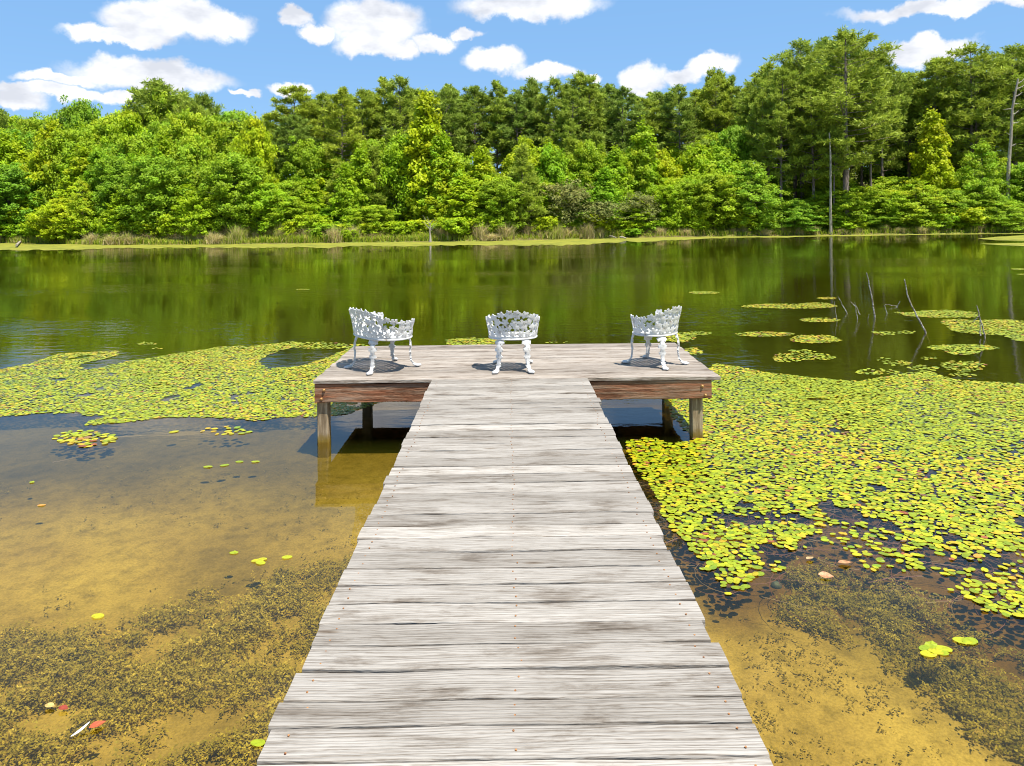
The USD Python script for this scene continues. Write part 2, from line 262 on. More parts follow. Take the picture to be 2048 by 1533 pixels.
rust_look = mat('rusty_screw', {'n': ('noise_texture', {'scale': 120.0}), 'r': ('rgb_ramp', {'ramp': [(0.35, (0.16, 0.055, 0.02)), (0.6, (0.42, 0.2, 0.07))]}), 'p': P(roughness=0.6, metallic=0.3)}, [('n.fac', 'r.fac'), ('r.color', 'p.base_color')], 'p.BSDF')
brass_look = mat('aged_bolt', {'n': ('noise_texture', {'scale': 90.0}), 'r': ('rgb_ramp', {'ramp': [(0.35, (0.25, 0.11, 0.04)), (0.6, (0.52, 0.30, 0.11))]}), 'p': P(roughness=0.5, metallic=0.4)}, [('n.fac', 'r.fac'), ('r.color', 'p.base_color')], 'p.BSDF')

def board(x0, x1, y0, y1, z1, th, seed, warp=0.004, n=26, skew=(0, 0)):
    """A plank along x with eased edges, slightly bowed and uneven."""
    g = np.random.default_rng(seed); e = 0.006
    xs = np.linspace(x0, x1, n); k = (xs - x0) / (x1 - x0)
    def wob(a): return a * np.interp(k, np.linspace(0, 1, 6), g.uniform(-1, 1, 6))
    ya, yb, dz = y0 + wob(0.0035) + skew[0] * k, y1 + wob(0.0035) + skew[1] * k, wob(warp)
    cup = g.uniform(-0.003, 0.003); zt, zb = z1 + dz, z1 - th + dz
    prof = [(ya, zb), (ya, zt - e), (ya + e * .4, zt - e * .3), (ya + e * 1.6, zt), ((ya + yb) / 2, zt + cup), (yb - e * 1.6, zt), (yb - e * .4, zt - e * .3), (yb, zt - e), (yb, zb)]
    m = len(prof)
    v = np.stack([np.stack([xs + (g.uniform(-.002, .002) if False else 0), a, b], -1) for a, b in prof], 1).reshape(-1, 3)
    f = []
    for i in range(n - 1):
        for j in range(m):
            q, r = i * m + j, i * m + (j + 1) % m
            f += [(q, r, r + m), (q, r + m, q + m)]
    for c in (0, (n - 1) * m):
        for j in range(1, m - 1):
            f.append((c, c + j + 1, c + j) if c == 0 else (c, c + j, c + j + 1))
    f = np.array(f)
    t = trimesh.Trimesh(v, f, process=False)
    return t if t.volume > 0 else trimesh.Trimesh(v, f[:, ::-1], process=False)

dock = thing('dock', 'weathered grey wooden dock, a long plank walkway ending in a wide platform over the water', 'dock', (0, 0, 0))
Y_NEAR, Y_FAR, PX, PW, WW = 7.75, 9.80, 0.06, 4.415, 1.707
rng = np.random.default_rng(5)
bounds_px = [1518, 1449, 1397, 1336, 1288, 1243.5, 1203, 1167, 1135, 1103, 1075, 1050.5, 1027, 1004, 984, 963.6, 947, 931]
ybs = [at(1015, p, 0)[1] for p in bounds_px]
rest = int(round((Y_NEAR - ybs[-1]) / 0.1625)); ybs += list(np.linspace(ybs[-1], Y_NEAR, rest + 1)[1:])
ybs = [ybs[0] - 0.163 * k for k in range(20, 0, -1)] + ybs
TH = 0.036
for i in range(len(ybs) - 1):
    a, b = ybs[i] + 0.0045, ybs[i + 1] - 0.0045
    l, r = -WW / 2 + rng.normal(0, 0.007), WW / 2 + rng.normal(0, 0.007)
    skew = (0, 0)
    if i == 22: skew, b = (0.0, 0.0), b - 0.006
    dz = rng.uniform(-0.0025, 0.0025)
    pl = part('walkway_plank', board(l, r, a, b, dz, TH, 100 + i), plank_look, dock, smooth=35, tint=rng.random(3))
    if b > 1.9:
        for sx in (-0.775, 0.012, 0.775):
            for fy in (0.24, 0.76):
                q = trimesh.creation.cylinder(0.0040, 0.003, sections=8)
                q.apply_translation((sx + rng.normal(0, 0.008), a + (b - a) * (fy + rng.normal(0, 0.03)), dz + 0.001))
                part('screw', q, rust_look, pl)
npl = 13
for i in range(npl):
    a = Y_NEAR + (Y_FAR - Y_NEAR) * i / npl + 0.002; b = Y_NEAR + (Y_FAR - Y_NEAR) * (i + 1) / npl - 0.002
    l, r = PX - PW / 2 + rng.normal(0, 0.005), PX + PW / 2 + 0.03 + rng.normal(0, 0.008)
    if i == 0: r += 0.03
    part('platform_plank', board(l, r, a, b, rng.uniform(-0.002, 0.002), TH, 300 + i, n=40), plat_look, dock, smooth=35, tint=rng.random(3))
FX0, FX1 = PX - PW / 2 + 0.01, PX + PW / 2 - 0.045
zf0, zf1 = -TH - 0.006, -TH - 0.212
def fboard(x0, x1, y0, y1, seed):     # an upright board: a plank stood on edge
    m = board(x0, x1, 0, zf0 - zf1, 0, y1 - y0, seed, warp=0.003)
    m.apply_transform(trimesh.transformations.rotation_matrix(math.pi / 2, (1, 0, 0)))
    m.apply_translation((0, y0 - m.bounds[0][1], zf1 - m.bounds[0][2])); return m
for x0, x1, s in ((FX0, -WW / 2 + 0.05, 1), (-WW / 2 + 0.053, WW / 2 - 0.053, 5), (WW / 2 - 0.05, FX1, 2)):
    fb = part('fascia_board', fboard(x0, x1, Y_NEAR + 0.014, Y_NEAR + 0.052, s), fascia_look, dock, smooth=35, tint=(.3 + .1 * s, .5, .4))
    for px, pz in (((x0 + 0.105, -0.105), (x0 + 0.075, -0.2)) if s == 1 else ((x1 - 0.105, -0.105), (x1 - 0.07, -0.205))) if s != 5 else ():
        bolt = trimesh.creation.icosphere(2, 0.0125); bolt.apply_scale((1, 0.7, 1)); w = trimesh.creation.cylinder(0.017, 0.004, sections=14)
        w.apply_transform(trimesh.transformations.rotation_matrix(math.pi / 2, (1, 0, 0))); bolt.apply_translation((0, -0.006, 0))
        m = cat([bolt, w]); m.apply_translation((px, Y_NEAR + 0.011, pz)); part('bolt', m, brass_look, fb, smooth=40)
part('fascia_board', fboard(FX0, FX1, Y_FAR - 0.06, Y_FAR - 0.02, 3), fascia_look, dock, smooth=35)
for x in (FX0 + 0.02, FX1 - 0.02):
    part('side_joist', box((0.038, Y_FAR - Y_NEAR - 0.13, 0.2), (x, (Y_NEAR + Y_FAR) / 2 - 0.003, (zf0 + zf1) / 2)), fascia_look, dock)
for k in range(1, 6):
    x = FX0 + (FX1 - FX0) * k / 6
    part('joist', box((0.038, Y_FAR - Y_NEAR - 0.13, 0.19), (x, (Y_NEAR + Y_FAR) / 2 - 0.003, (zf0 + zf1) / 2)), beam_look, dock)
def post(px, w, y, zt, seed):
    x = px; g = np.random.default_rng(seed)
    zs = np.linspace(WL - 1.4, zt, 14); v = []
    for z in zs:
        h = w / 2 + g.uniform(-.002, .002); c = 0.012; o = g.uniform(-.0015, .0015, 2)
        v += [(x + o[0] + sx * (h - (c if k else 0)), y + o[1] + sy * (h - (0 if k else c)), z) for sx, sy, k in ((-1, -1, 1), (1, -1, 1), (1, -1, 0), (1, 1, 0), (1, 1, 1), (-1, 1, 1), (-1, 1, 0), (-1, -1, 0))]
    f = []
    for i in range(len(zs) - 1):
        for j in range(8):
            q, r = i * 8 + j, i * 8 + (j + 1) % 8; f += [(q, r, r + 8), (q, r + 8, q + 8)]
    t = (len(zs) - 1) * 8; f += [(t, t + j, t + j + 1) for j in range(1, 7)]
    return trimesh.Trimesh(np.array(v), np.array(f), process=False)
for k, (p, py, y) in enumerate(((648, 830, Y_NEAR + 0.118), (1392, 830, Y_NEAR + 0.118), (735, 830, Y_FAR - 0.125), (1335, 830, Y_FAR - 0.125))):
    part('post', post(at_depth(p, py, y)[0], 0.124, y, zf0 - 0.002, k), post_look, dock, smooth=30)
for sx in (-0.72, 0.0, 0.72):
    part('stringer', box((0.038, Y_NEAR - 0.02 + 3.4, 0.18), (sx, (Y_NEAR - 3.4) / 2, -TH - 0.095)), beam_look, dock)
for y in (0.6, 3.2, 5.6):
    for sx in (-0.62, 0.62):
        part('post', post(sx, 0.11, y, -TH - 0.008, int(y * 10) + 3), post_look, dock, smooth=30)
# ---------------------------------------------------------------- floating leaves
pad_look = mat('lily_leaf', {
    'a': ('attribute', {'attribute': 'tint'}), 'g': ('geometry', {}), 'n': ('noise_texture', {'scale': 55.0, 'detail': 4.0}), 'r': ('rgb_ramp', {'ramp': [(0.34, (0.72, 0.7, 0.6)), (0.52, (1, 1, 1))]}),
    'x': ('mix_color', {'blend_type': 'multiply', 'fac': 0.8}), 'p': P(roughness=0.42, specular_ior_level=0.35)},
    [('g.position', 'n.vector'), ('n.fac', 'r.fac'), ('a.color', 'x.a'), ('r.color', 'x.b'), ('x.result', 'p.base_color')], 'p.BSDF')
PADS = np.array([(0.225, 0.275, 0.006), (0.285, 0.31, 0.006), (0.175, 0.235, 0.008), (0.335, 0.32, 0.006), (0.39, 0.315, 0.008), (0.43, 0.29, 0.012), (0.42, 0.20, 0.025), (0.24, 0.075, 0.025), (0.18, 0.10, 0.04), (0.14, 0.215, 0.012)])
PADW = np.array([.24, .22, .15, .15, .08, .04, .007, .009, .015, .03])
def pad_mesh(c, L, ratio, rot, g, n=11):
    a = np.linspace(0, 2 * np.pi, n, endpoint=False) + 0.1
    x, y = L / 2 * np.cos(a), L / 2 * ratio * np.sin(a)
    k = 1 + g.uniform(-0.05, 0.05, n); x, y = x * k, y * k
    tx, ty = g.normal(0, 0.02, 2); z = 0.0025 + tx * x + ty * y + np.where(g.random(n) < .12, g.uniform(0, 0.006), 0); z += max(0, 0.001 - z.min())
    cs, sn = math.cos(rot), math.sin(rot)
    v = np.stack([c[0] + cs * x - sn * y, c[1] + sn * x + cs * y, c[2] + z], -1)
    v = np.vstack([[[c[0], c[1], c[2] + z.mean() - 0.0008]], v])
    return v, np.array([(0, 1 + i, 1 + (i + 1) % n) for i in range(n)])
def world_poly(px): return Polygon([tuple(at(x, y, WL)[:2]) for x, y in px]).buffer(0)
def scatter(poly, per_m2, g, holes=0.0, hs=1.1, seed=0, edge=0.25, dens=None):
    x0, y0, x1, y1 = poly.bounds; n = int((x1 - x0) * (y1 - y0) * per_m2)
    p = np.stack([g.uniform(x0, x1, n), g.uniform(y0, y1, n)], -1)
    q = p + np.stack([fbm2(p[:, 0], p[:, 1], 1.4, 3, seed + 1) - .5, fbm2(p[:, 0], p[:, 1], 1.4, 3, seed + 2) - .5], -1) * 2 * edge
    keep = shapely.contains(poly, shapely.points(q))
    p = p[keep]
    if holes > 0: p = p[fbm2(p[:, 0], p[:, 1], hs, 4, seed + 5) > holes]
    if dens is not None: p = p[g.random(len(p)) < dens(p[:, 0], p[:, 1])]
    return p
def relax(p, dmin, g):
    """Drops points that crowd their neighbours, so that leaves overlap little."""
    cell, out = {}, []
    for i in g.permutation(len(p)):
        k = (int(p[i, 0] // dmin), int(p[i, 1] // dmin)); ok = True
        for a in (-1, 0, 1):
            for b in (-1, 0, 1):
                for j in cell.get((k[0] + a, k[1] + b), ()):
                    if (p[i, 0] - p[j, 0]) ** 2 + (p[i, 1] - p[j, 1]) ** 2 < dmin * dmin: ok = False
        if ok: cell.setdefault(k, []).append(i); out.append(i)
    return p[out]
DOCK_SHAPE = shapely.union_all([sbox(-WW / 2 - .05, -6, WW / 2 + .05, Y_NEAR)] + [Point(at_depth(p, 830, y)[0], y).buffer(0.1) for p, y in ((648, Y_NEAR + .118), (1392, Y_NEAR + .118), (735, Y_FAR - .125), (1335, Y_FAR - .125))])
def lily_patch(label, p, seed, size=(0.046, 0.076), each=300, group=None, red=1.0, name='lily_pad_patch'):
    g = np.random.default_rng(seed)
    if len(p) == 0: return
    p = p[~shapely.contains(DOCK_SHAPE, shapely.points(p))]
    w = PADW.copy(); w[5:9] *= red; w /= w.sum()
    t = thing(name, label, 'lily pads', (0, 0, 0), group=group)
    TN = fbm2(p[:, 0], p[:, 1], .9, 3, 91)
    order = np.argsort(p[:, 1] + 0.12 * np.abs(p[:, 0]))
    V, F, C, at0 = [], [], [], 0
    for k, i in enumerate(order):
        L = g.uniform(*size) * (0.7 if g.random() < .15 else 1)
        v, f = pad_mesh((p[i, 0], p[i, 1], WL + 0.001 + g.uniform(0, 0.005)), L, g.uniform(.62, .78), g.uniform(0, np.pi) if g.random() < .5 else g.normal(0, .5), g, 11 if k < 2000 else 7)
        tn = TN[i]; w2 = w * np.where(np.arange(10) < 3, np.exp((.5 - tn) * 5), np.exp((tn - .5) * 5)); c = PADS[g.choice(len(PADS), p=w2 / w2.sum())] * g.uniform(0.78, 1.15)
        inview = abs(p[i, 0]) < 0.73 * p[i, 1] + .3
        if each > 0 and inview:
            part('leaf', (v, f), pad_look, t, tint=c); each -= 1
        else:
            V.append(v); F.append(f + at0); C.append(np.repeat(c[None], len(v), 0)); at0 += len(v)
    if V: part('leaf_carpet', (np.vstack(V), np.vstack(F)), pad_look, t, tint=np.vstack(C), kind='stuff')
    return t
rg = np.random.default_rng(77)
RIGHT_MAT = world_poly([(1335, 800), (1390, 760), (1432, 728), (1475, 733), (1540, 748), (1610, 756), (1720, 764), (1790, 750), (1860, 744), (1910, 760), (2048, 770), (2400, 780), (2500, 1000), (2300, 1260), (2048, 1236), (1975, 1225), (1880, 1160),
                        (1790, 1120), (1690, 1072), (1640, 1050), (1560, 1100), (1520, 1085), (1500, 1150), (1480, 1185), (1440, 1170), (1385, 1110), (1330, 1040), (1285, 960), (1250, 885), (1300, 878), (1345, 890), (1390, 880), (1345, 840)])
def dens_r(x, y):
    # thick far out, thinning towards the near edge where brown water shows between the leaves
    d = smooth(4.0, 6.0, y + 0.10 * (x - 1.5)) * 0.55 + 0.45
    h = fbm2(x, y, 0.9, 4, 31); thr = 0.41 - 0.20 * smooth(4.3, 5.7, y)
    gap = np.exp(-(((x - 1.95) / .5) ** 2 + ((y - 5.75) / .16) ** 2)) + np.exp(-(((x - 2.6) / 0.75) ** 2 + ((y - 4.7 - .1 * (x - 2.6)) / .22) ** 2)) + np.exp(-(((x - 5.6) / .5) ** 2 + ((y - 7.2) / .3) ** 2)) + .8 * np.exp(-(((x - 3.6) / .6) ** 2 + ((y - 5.0) / .2) ** 2))
    return d * (h > thr) * (fbm2(x, y, 3.0, 3, 37) > .345 - .14 * smooth(5.2, 6.4, y)) * (1 - np.clip(gap * 1.2, 0, 1))
pr = scatter(RIGHT_MAT, 1700, rg, seed=4, edge=0.12, dens=dens_r)
loose = scatter(world_poly([(1380, 1000), (1600, 1000), (2048, 1080), (2200, 1200), (2048, 1262), (1900, 1210), (1790, 1160), (1640, 1110), (1520, 1150), (1480, 1200), (1400, 1130)]), 170, rg, holes=.5, hs=2.2, seed=44, edge=.1)
pr = relax(np.vstack([pr, loose]), 0.0305, rg)
lily_patch('broad mat of lime green and yellow lily pads crowding the water right of the dock', pr, 1, each=300)
LEFT_MAT = world_poly([(-500, 790), (-200, 752), (0, 740), (60, 728), (120, 708), (230, 704), (238, 712), (150, 732), (170, 742), (260, 724), (330, 712), (440, 694), (520, 690), (588, 684), (602, 688), (560, 702), (530, 712), (512, 724), (540, 737), (600, 732), (650, 716), (700, 696), (740, 700), (700, 745), (640, 765), (640, 800), (770, 800), (745, 812), (700, 826), (640, 832), (560, 832), (500, 843), (420, 836), (330, 836), (180, 850), (100, 842), (0, 852), (-300, 872), (-600, 880)])
def dens_l(x, y):
    return (fbm2(x, y, 0.8, 4, 51) > 0.31) * (fbm2(x, y, 3.0, 3, 57) > .25) * (0.95 + 0 * x)
plm = relax(scatter(LEFT_MAT, 1700, rg, seed=14, edge=0.14, dens=dens_l), 0.031, rg)
lily_patch('long mat of yellow green lily pads spreading left from under the platform', plm, 2, each=300)
def ell(cx, cy, a, b, k=9):
    return world_poly([(cx + a * math.cos(t), cy + b * math.sin(t)) for t in np.linspace(0, 2 * np.pi, 4 * k, endpoint=False)])
G2 = 'small far patches of lily pads on the right'
SMALL = [
    ([(172, 878, 62, 16)], 190, 'isolated clump of yellow lily pads in clear water below the left mat', None, .13),
    ([(455, 862, 52, 9), (1, 1, .1, .1)], 60, 'sparse straggle of small lily pads between the left mat and the dock post', None, .1),
    ([(955, 683, 60, 7), (925, 688, 35, 4)], 230, 'lily pads showing behind the platform beyond the middle chair', None, .12),
    ([(640, 692, 60, 7), (690, 693, 50, 4)], 150, 'thin strip of lily pads beyond the platform behind the left settee', None, .12),
    ([(1360, 676, 34, 10), (1395, 668, 30, 4), (1388, 703, 16, 7)], 230, 'lily pads at the back right corner of the platform beside the right chair', None, .1),
    ([(1575, 613, 92, 5), (1625, 611, 40, 5)], 260, 'longest narrow strip of lily pads left of the dead twigs', None, .18),
    ([(1640, 641, 38, 4.5)], 260, 'short patch of lily pads at the foot of the small left twigs', None, .15),
    ([(1530, 669, 58, 5)], 240, 'flat strip of lily pads ending against a brown patch', None, .15),
    ([(1628, 679, 50, 8)], 240, 'brown tinged patch of lily pads in front of the flat strip', None, .15),
    ([(1575, 716, 35, 9), (1625, 714, 38, 7), (1602, 704, 22, 4)], 200, 'ragged forked patch of lily pads just beyond the right mat', None, .14),
    ([(1770, 667, 25, 4), (1815, 665, 18, 3)], 220, 'pair of tiny lily pad patches left of the curved twig foot', None, .12),
    ([(1880, 629, 78, 8), (1810, 626, 24, 2)], 280, 'yellow lily pad patch behind the curved twig', None, .2),
    ([(1990, 655, 100, 16), (1910, 645, 40, 6), (2090, 668, 90, 18)], 280, 'large yellow lily pad raft around the right hand stick', None, .2),
    ([(1925, 696, 70, 6), (1930, 703, 35, 8)], 230, 'lily pad patch with a brown middle below the right hand stick', None, .14),
    ([(1930, 733, 45, 10), (1925, 750, 25, 4)], 190, 'patch of lily pads nearest the right edge above the right mat', None, .12),
    ([(1750, 745, 40, 6), (1800, 728, 25, 5), (1850, 737, 30, 6), (1770, 720, 14, 4), (1860, 718, 18, 3)], 110, 'loose scatter of lily pads fringing the right mat', None, .1),
    ([(1655, 597, 20, 2.4)], 240, 'tiny lily pad patch touching the leaning twig', None, .15),
    ([(1408, 586, 30, 2.6)], 260, 'lone far lily pad patch in open water right of the right chair', None, .2),
    ([(2038, 539, 14, 1.6), (2044, 549, 10, 1.3)], 260, 'farthest lily pad patch at the right edge of open water', None, .2),
    ([(604, 579.5, 14, 1.3)], 200, 'lone far lily pads on the open water left of the chairs', None, .15),
    ([(1100, 686, 16, 1.4), (1130, 685.5, 8, 1.2)], 90, 'few lily pads beyond the platform right of the middle chair', None, .08),
    ([(293, 688, 20, 3), (316, 698, 14, 1.6)], 130, 'little lily pad patch beyond the left mat', None, .1),
]
for i, (es, dn, lab, grp, edge) in enumerate(SMALL):
    poly = shapely.union_all([ell(*e) for e in es if e[2] > 1])
    pts = relax(scatter(poly, dn * 4, rg, seed=60 + i, edge=edge), 0.055 if dn < 230 else .042, rg)
    lily_patch(lab, pts, 200 + i, each=60 if i < 2 else 0, red=1.6, size=(.055, .09) if i != 0 else (.07, .11))
# single leaves and little clusters
for i, (pts, L, lab) in enumerate([
    ([(1848, 1297), (1862, 1291), (1872, 1304), (1887, 1298), (1884, 1307), (1857, 1309)], .085, 'cluster of six lime lily pads over weed near the lower right'),
    ([(1925, 1282), (1940, 1283)], .10, 'pair of bright lily pads touching near the right edge'),
    ([(512, 1122), (525, 1119), (521, 1126)], .075, 'three yellow lily pads close together left of the walkway'),
    ([(574, 1115)], .085, 'single green lily pad close to the left side of the walkway'),
    ([(468, 1106)], .07, 'faint submerged lily pad left of three yellow lily pads'),
    ([(196, 1233)], .075, 'single yellow lily pad over dense weed at the left'),
    ([(416, 934), (449, 931), (479, 924), (511, 924)], .085, 'row of four lily pads on clear water left of the walkway'),
    ([(83, 1011)], .065, 'orange floating leaf on clear water at the far left'),
    ([(348, 864)], .11, 'single large lily pad just below the left mat'),
    ([(516, 1487)], .07, 'single lily pad beside the nearest plank edge'),
    ([(64, 965)], .06, 'tiny yellow lily pad near the left edge')]):
    g = np.random.default_rng(900 + i)
    t = thing('lily_pad_cluster' if len(pts) > 1 else 'lily_pad', lab, 'lily pad' if len(pts) == 1 else 'lily pads')
    for x, y in pts:
        c = at(x, y, WL + .003); v, f = pad_mesh(c, L * g.uniform(.85, 1.1), g.uniform(.62, .74), g.uniform(-.6, .6), g, 16)
        part('leaf', (v, f), pad_look, t, tint=(0.55, 0.22, 0.04) if 'orange' in lab else PADS[g.choice([0, 1, 2, 3])])
# reddish stems tangled between the leaves of the right mat
def tangle(poly, n, g, seed, r=0.0022, length=(.25, .7)):
    p = scatter(poly, 200, g, seed=seed, edge=.1); p = p[g.choice(len(p), min(n, len(p)), replace=False)]; ms = []
    for x, y in p:
        a, L = g.uniform(0, 2 * np.pi), g.uniform(*length); k = np.linspace(0, 1, 7); c = g.uniform(-3, 3)
        ang = a + c * k; xs_, ys_ = x + np.cumsum(np.cos(ang)) * L / 7, y + np.cumsum(np.sin(ang)) * L / 7
        if shapely.contains(DOCK_SHAPE, shapely.points(xs_, ys_)).any(): continue
        ms.append(tube(np.stack([xs_, ys_, WL - 0.012 - 0.05 * k * g.random()], -1), r * g.uniform(.7, 1.5), 4, False))
    return cat(ms)
stem_look = mat('lily_stem', {'p': P(base_color=(0.11, 0.035, 0.012), roughness=0.7)}, (), 'p.BSDF')
stem_pale = mat('old_lily_stem', {'p': P(base_color=(0.17, 0.11, 0.035), roughness=0.7)}, (), 'p.BSDF')
NEARMAT = world_poly([(1300, 960), (1480, 900), (2048, 960), (2100, 1260), (1880, 1170), (1700, 1080), (1480, 1190), (1390, 1110)])
st = part('stem_tangle', tangle(NEARMAT, 420, rg, 71, .0016), stem_look, None, label='reddish brown lily stems tangled among the near leaves of the right mat', kind='stuff'); st.SetCustomDataByKey('category', 'plant stems')
st = part('stem_tangle', tangle(shapely.union_all([NEARMAT, ell(172, 880, 60, 15)]), 160, rg, 72, .0013), stem_pale, None, label='pale straw coloured stems under the lily pads beside the walkway', kind='stuff'); st.SetCustomDataByKey('category', 'plant stems')

# dark muck lies under the lilies and among the weed; clean sand elsewhere, with dimming painted in farther out
def nearness(poly, soft, seed):
    w = BED_XY + np.stack([fbm2(BED_XY[:, 0], BED_XY[:, 1], 1.2, 4, seed) - .5, fbm2(BED_XY[:, 0], BED_XY[:, 1], 1.2, 4, seed + 1) - .5], -1) * .7
    p = shapely.points(w); d = shapely.distance(poly, p); d = np.where(shapely.contains(poly, p), -shapely.distance(poly.boundary, p), d)
    return 1 - smooth(-soft * .3, soft, d)
MUCK = shapely.union_all([RIGHT_MAT, world_poly([(1390, 1060), (1500, 1000), (2048, 1000), (2300, 1200), (2048, 1290), (1900, 1230), (1760, 1160), (1560, 1170), (1430, 1140)])])
mk = nearness(MUCK, .35, 11)[:, None]; wl = nearness(world_poly([(-900, 1300), (0, 1215), (260, 1200), (400, 1150), (560, 1110), (720, 1080), (820, 1080), (560, 1560), (0, 1600), (-900, 1600)]), .4, 13)[:, None]
wr = nearness(world_poly([(1560, 1150), (1760, 1120), (2048, 1260), (2500, 1320), (2500, 1560), (2048, 1430), (1860, 1320), (1700, 1230)]), .3, 15)[:, None]
bt = np.ones((len(BED_XY), 3)); bt = bt * (1 - .55 * wl) + .55 * wl * np.array([.85, .82, .62]); bt = bt * (1 - .7 * wr) + .7 * wr * np.array([.52, .52, .40]); bt = bt * (1 - .92 * mk) + .92 * mk * np.array([.30, .20, .13])
bt = bt * (1 - .58 * smooth(5.4, 7.4, BED_XY[:, 1] + (fbm2(BED_XY[:, 0], BED_XY[:, 1], .6, 4, 21) - .5) * 2))[:, None]  # painted dimming towards the platform, for murkier water and softer leaf shadows
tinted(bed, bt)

# ---------------------------------------------------------------- weed under water
weed_look = mat('pondweed_look', {'a': ('attribute', {'attribute': 'tint'}), 'p': P(roughness=0.9, specular_ior_level=0.1), 't': ('translucent_bsdf', {}), 'm': ('mix_closure', {'fac': 0.5})}, [('a.color', 'p.base_color'), ('a.color', 't.color'), ('p.BSDF', 'm.closure1'), ('t.BSDF', 'm.closure2')], 'm.closure')
def weed(p, hmax, size, g, pal, per=16, length=.13, lean=(.5, -.35)):
    """Feathery strands lying through the water: small leaflets crowd along a bent stalk over each point, paler to its tip."""
    n = len(p); s = signed(p[:, 0], p[:, 1]); z0 = bed_z(p[:, 0], p[:, 1], s); hh = hmax * np.ones(n) if np.ndim(hmax) == 0 else hmax
    d = np.array([lean[0], lean[1], 0]) + g.normal(0, .55, (n, 3)); d[:, 2] = g.uniform(.15, .6, n); d /= np.linalg.norm(d, axis=1, keepdims=True)
    ln = length * g.uniform(.5, 1.3, (n, 1)); base = np.stack([p[:, 0], p[:, 1], z0 + hh * g.random(n) ** .7], -1)
    k = np.tile(np.linspace(0, 1, per), n)[:, None]; D = np.repeat(d, per, 0); q = np.repeat(base, per, 0) + D * np.repeat(ln, per, 0) * k + np.array([0, 0, -.35]) * np.repeat(ln, per, 0) * k * k
    q += g.normal(0, 1, q.shape) * size * .75 * (1.15 - k)
    q[:, 2] = np.minimum(q[:, 2], WL - 0.025)
    u = g.normal(0, 1, q.shape) + D * .7; u[:, 2] = np.abs(u[:, 2]) * .5; u /= np.linalg.norm(u, axis=1, keepdims=True); e = np.cross(u, g.normal(0, .35, u.shape) + [0, 0, 1]); e /= np.linalg.norm(e, axis=1, keepdims=True) + 1e-9
    L = size * g.uniform(.7, 1.4, (len(q), 1)) * (1.2 - .5 * k)
    v = np.stack([q - u * L * .5, q + e * L * .32, q + u * L * .6, q - e * L * .32], 1).reshape(-1, 3); i = np.arange(len(q))[:, None] * 4
    col = np.repeat(np.repeat(np.asarray(pal)[g.choice(len(pal), n)] * g.uniform(.75, 1.2, (n, 1)), per, 0) * (.7 + .5 * k), 4, 0)
    return (v, np.vstack([i + [0, 1, 2], i + [0, 2, 3]])), col
LEFTW = world_poly([(-900, 1250), (-300, 1230), (0, 1190), (150, 1230), (260, 1180), (400, 1130), (560, 1090), (720, 1060), (900, 1060), (800, 1300), (560, 1560), (0, 1600), (-900, 1600)])
gw = np.random.default_rng(41)
def clumpy(p, thr, seed, soft=.12, s=1.5):
    n = fbm2(p[:, 0], p[:, 1], s, 5, seed); return n, p[gw.random(len(p)) < smooth(thr - soft, thr + soft, n)]
_, p = clumpy(scatter(LEFTW, 1900, gw, seed=81, edge=.25), .42, 82)
_, p = clumpy(p, .43, 182, .07, 4.2)
nn = fbm2(p[:, 0], p[:, 1], 1.5, 5, 82)
m, c = weed(p, 0.01 + .45 * np.clip(nn - .44, 0, .35), 0.015, gw, [(.44, .35, .055), (.50, .39, .065), (.41, .325, .05), (.37, .30, .045), (.54, .42, .08)], per=18)
w = part('pondweed', m, weed_look, None, tint=c, label='feathery olive pondweed mounds under the clear water left of the walkway', kind='stuff'); w.SetCustomDataByKey('category', 'water weed')
RW = world_poly([(1500, 1130), (1640, 1090), (1760, 1110), (1900, 1190), (2048, 1250), (2500, 1300), (2500, 1560), (2048, 1450), (1940, 1400), (1860, 1330), (1720, 1260), (1600, 1200), (1530, 1180)])
_, p = clumpy(scatter(RW, 1900, gw, seed=83, edge=.2), .42, 84)
_, p = clumpy(p, .46, 184, .07, 4.2)
nn = fbm2(p[:, 0], p[:, 1], 1.5, 5, 84)
m, c = weed(p, 0.01 + .45 * np.clip(nn - .41, 0, .35), 0.015, gw, [(.38, .305, .05), (.43, .345, .06), (.34, .28, .04), (.30, .25, .035), (.46, .37, .07)], per=18)
w = part('pondweed', m, weed_look, None, tint=c, label='dark olive pondweed under the near edge of the right lily mat', kind='stuff'); w.SetCustomDataByKey('category', 'water weed')
RS = world_poly([(1390, 1150), (1600, 1200), (1860, 1320), (2048, 1420), (2500, 1560), (2500, 1650), (1500, 1650), (1440, 1300)])
_, p = clumpy(scatter(RS, 300, gw, seed=85, edge=.2), .50, 86, .1, 2.4)
m, c = weed(p, 0.01, 0.014, gw, [(.32, .25, .06), (.26, .205, .05), (.38, .30, .07)], per=8, length=.07)
w = part('pondweed', m, weed_look, None, tint=c, label='short dark weed sprigs dotted over the golden sand right of the walkway', kind='stuff'); w.SetCustomDataByKey('category', 'water weed')
LS = world_poly([(-600, 900), (0, 890), (600, 910), (760, 960), (700, 1100), (300, 1200), (-500, 1250)])
_, p = clumpy(scatter(LS, 60, gw, seed=87, edge=.2), .52, 88, .1, 1.6)
m, c = weed(p, 0.01, 0.014, gw, [(.32, .25, .06), (.26, .21, .05)], per=8, length=.09, lean=(.7, .1))
w = part('pondweed', m, weed_look, None, tint=c, label='thin flat weed over the deeper sand at the left', kind='stuff'); w.SetCustomDataByKey('category', 'water weed')

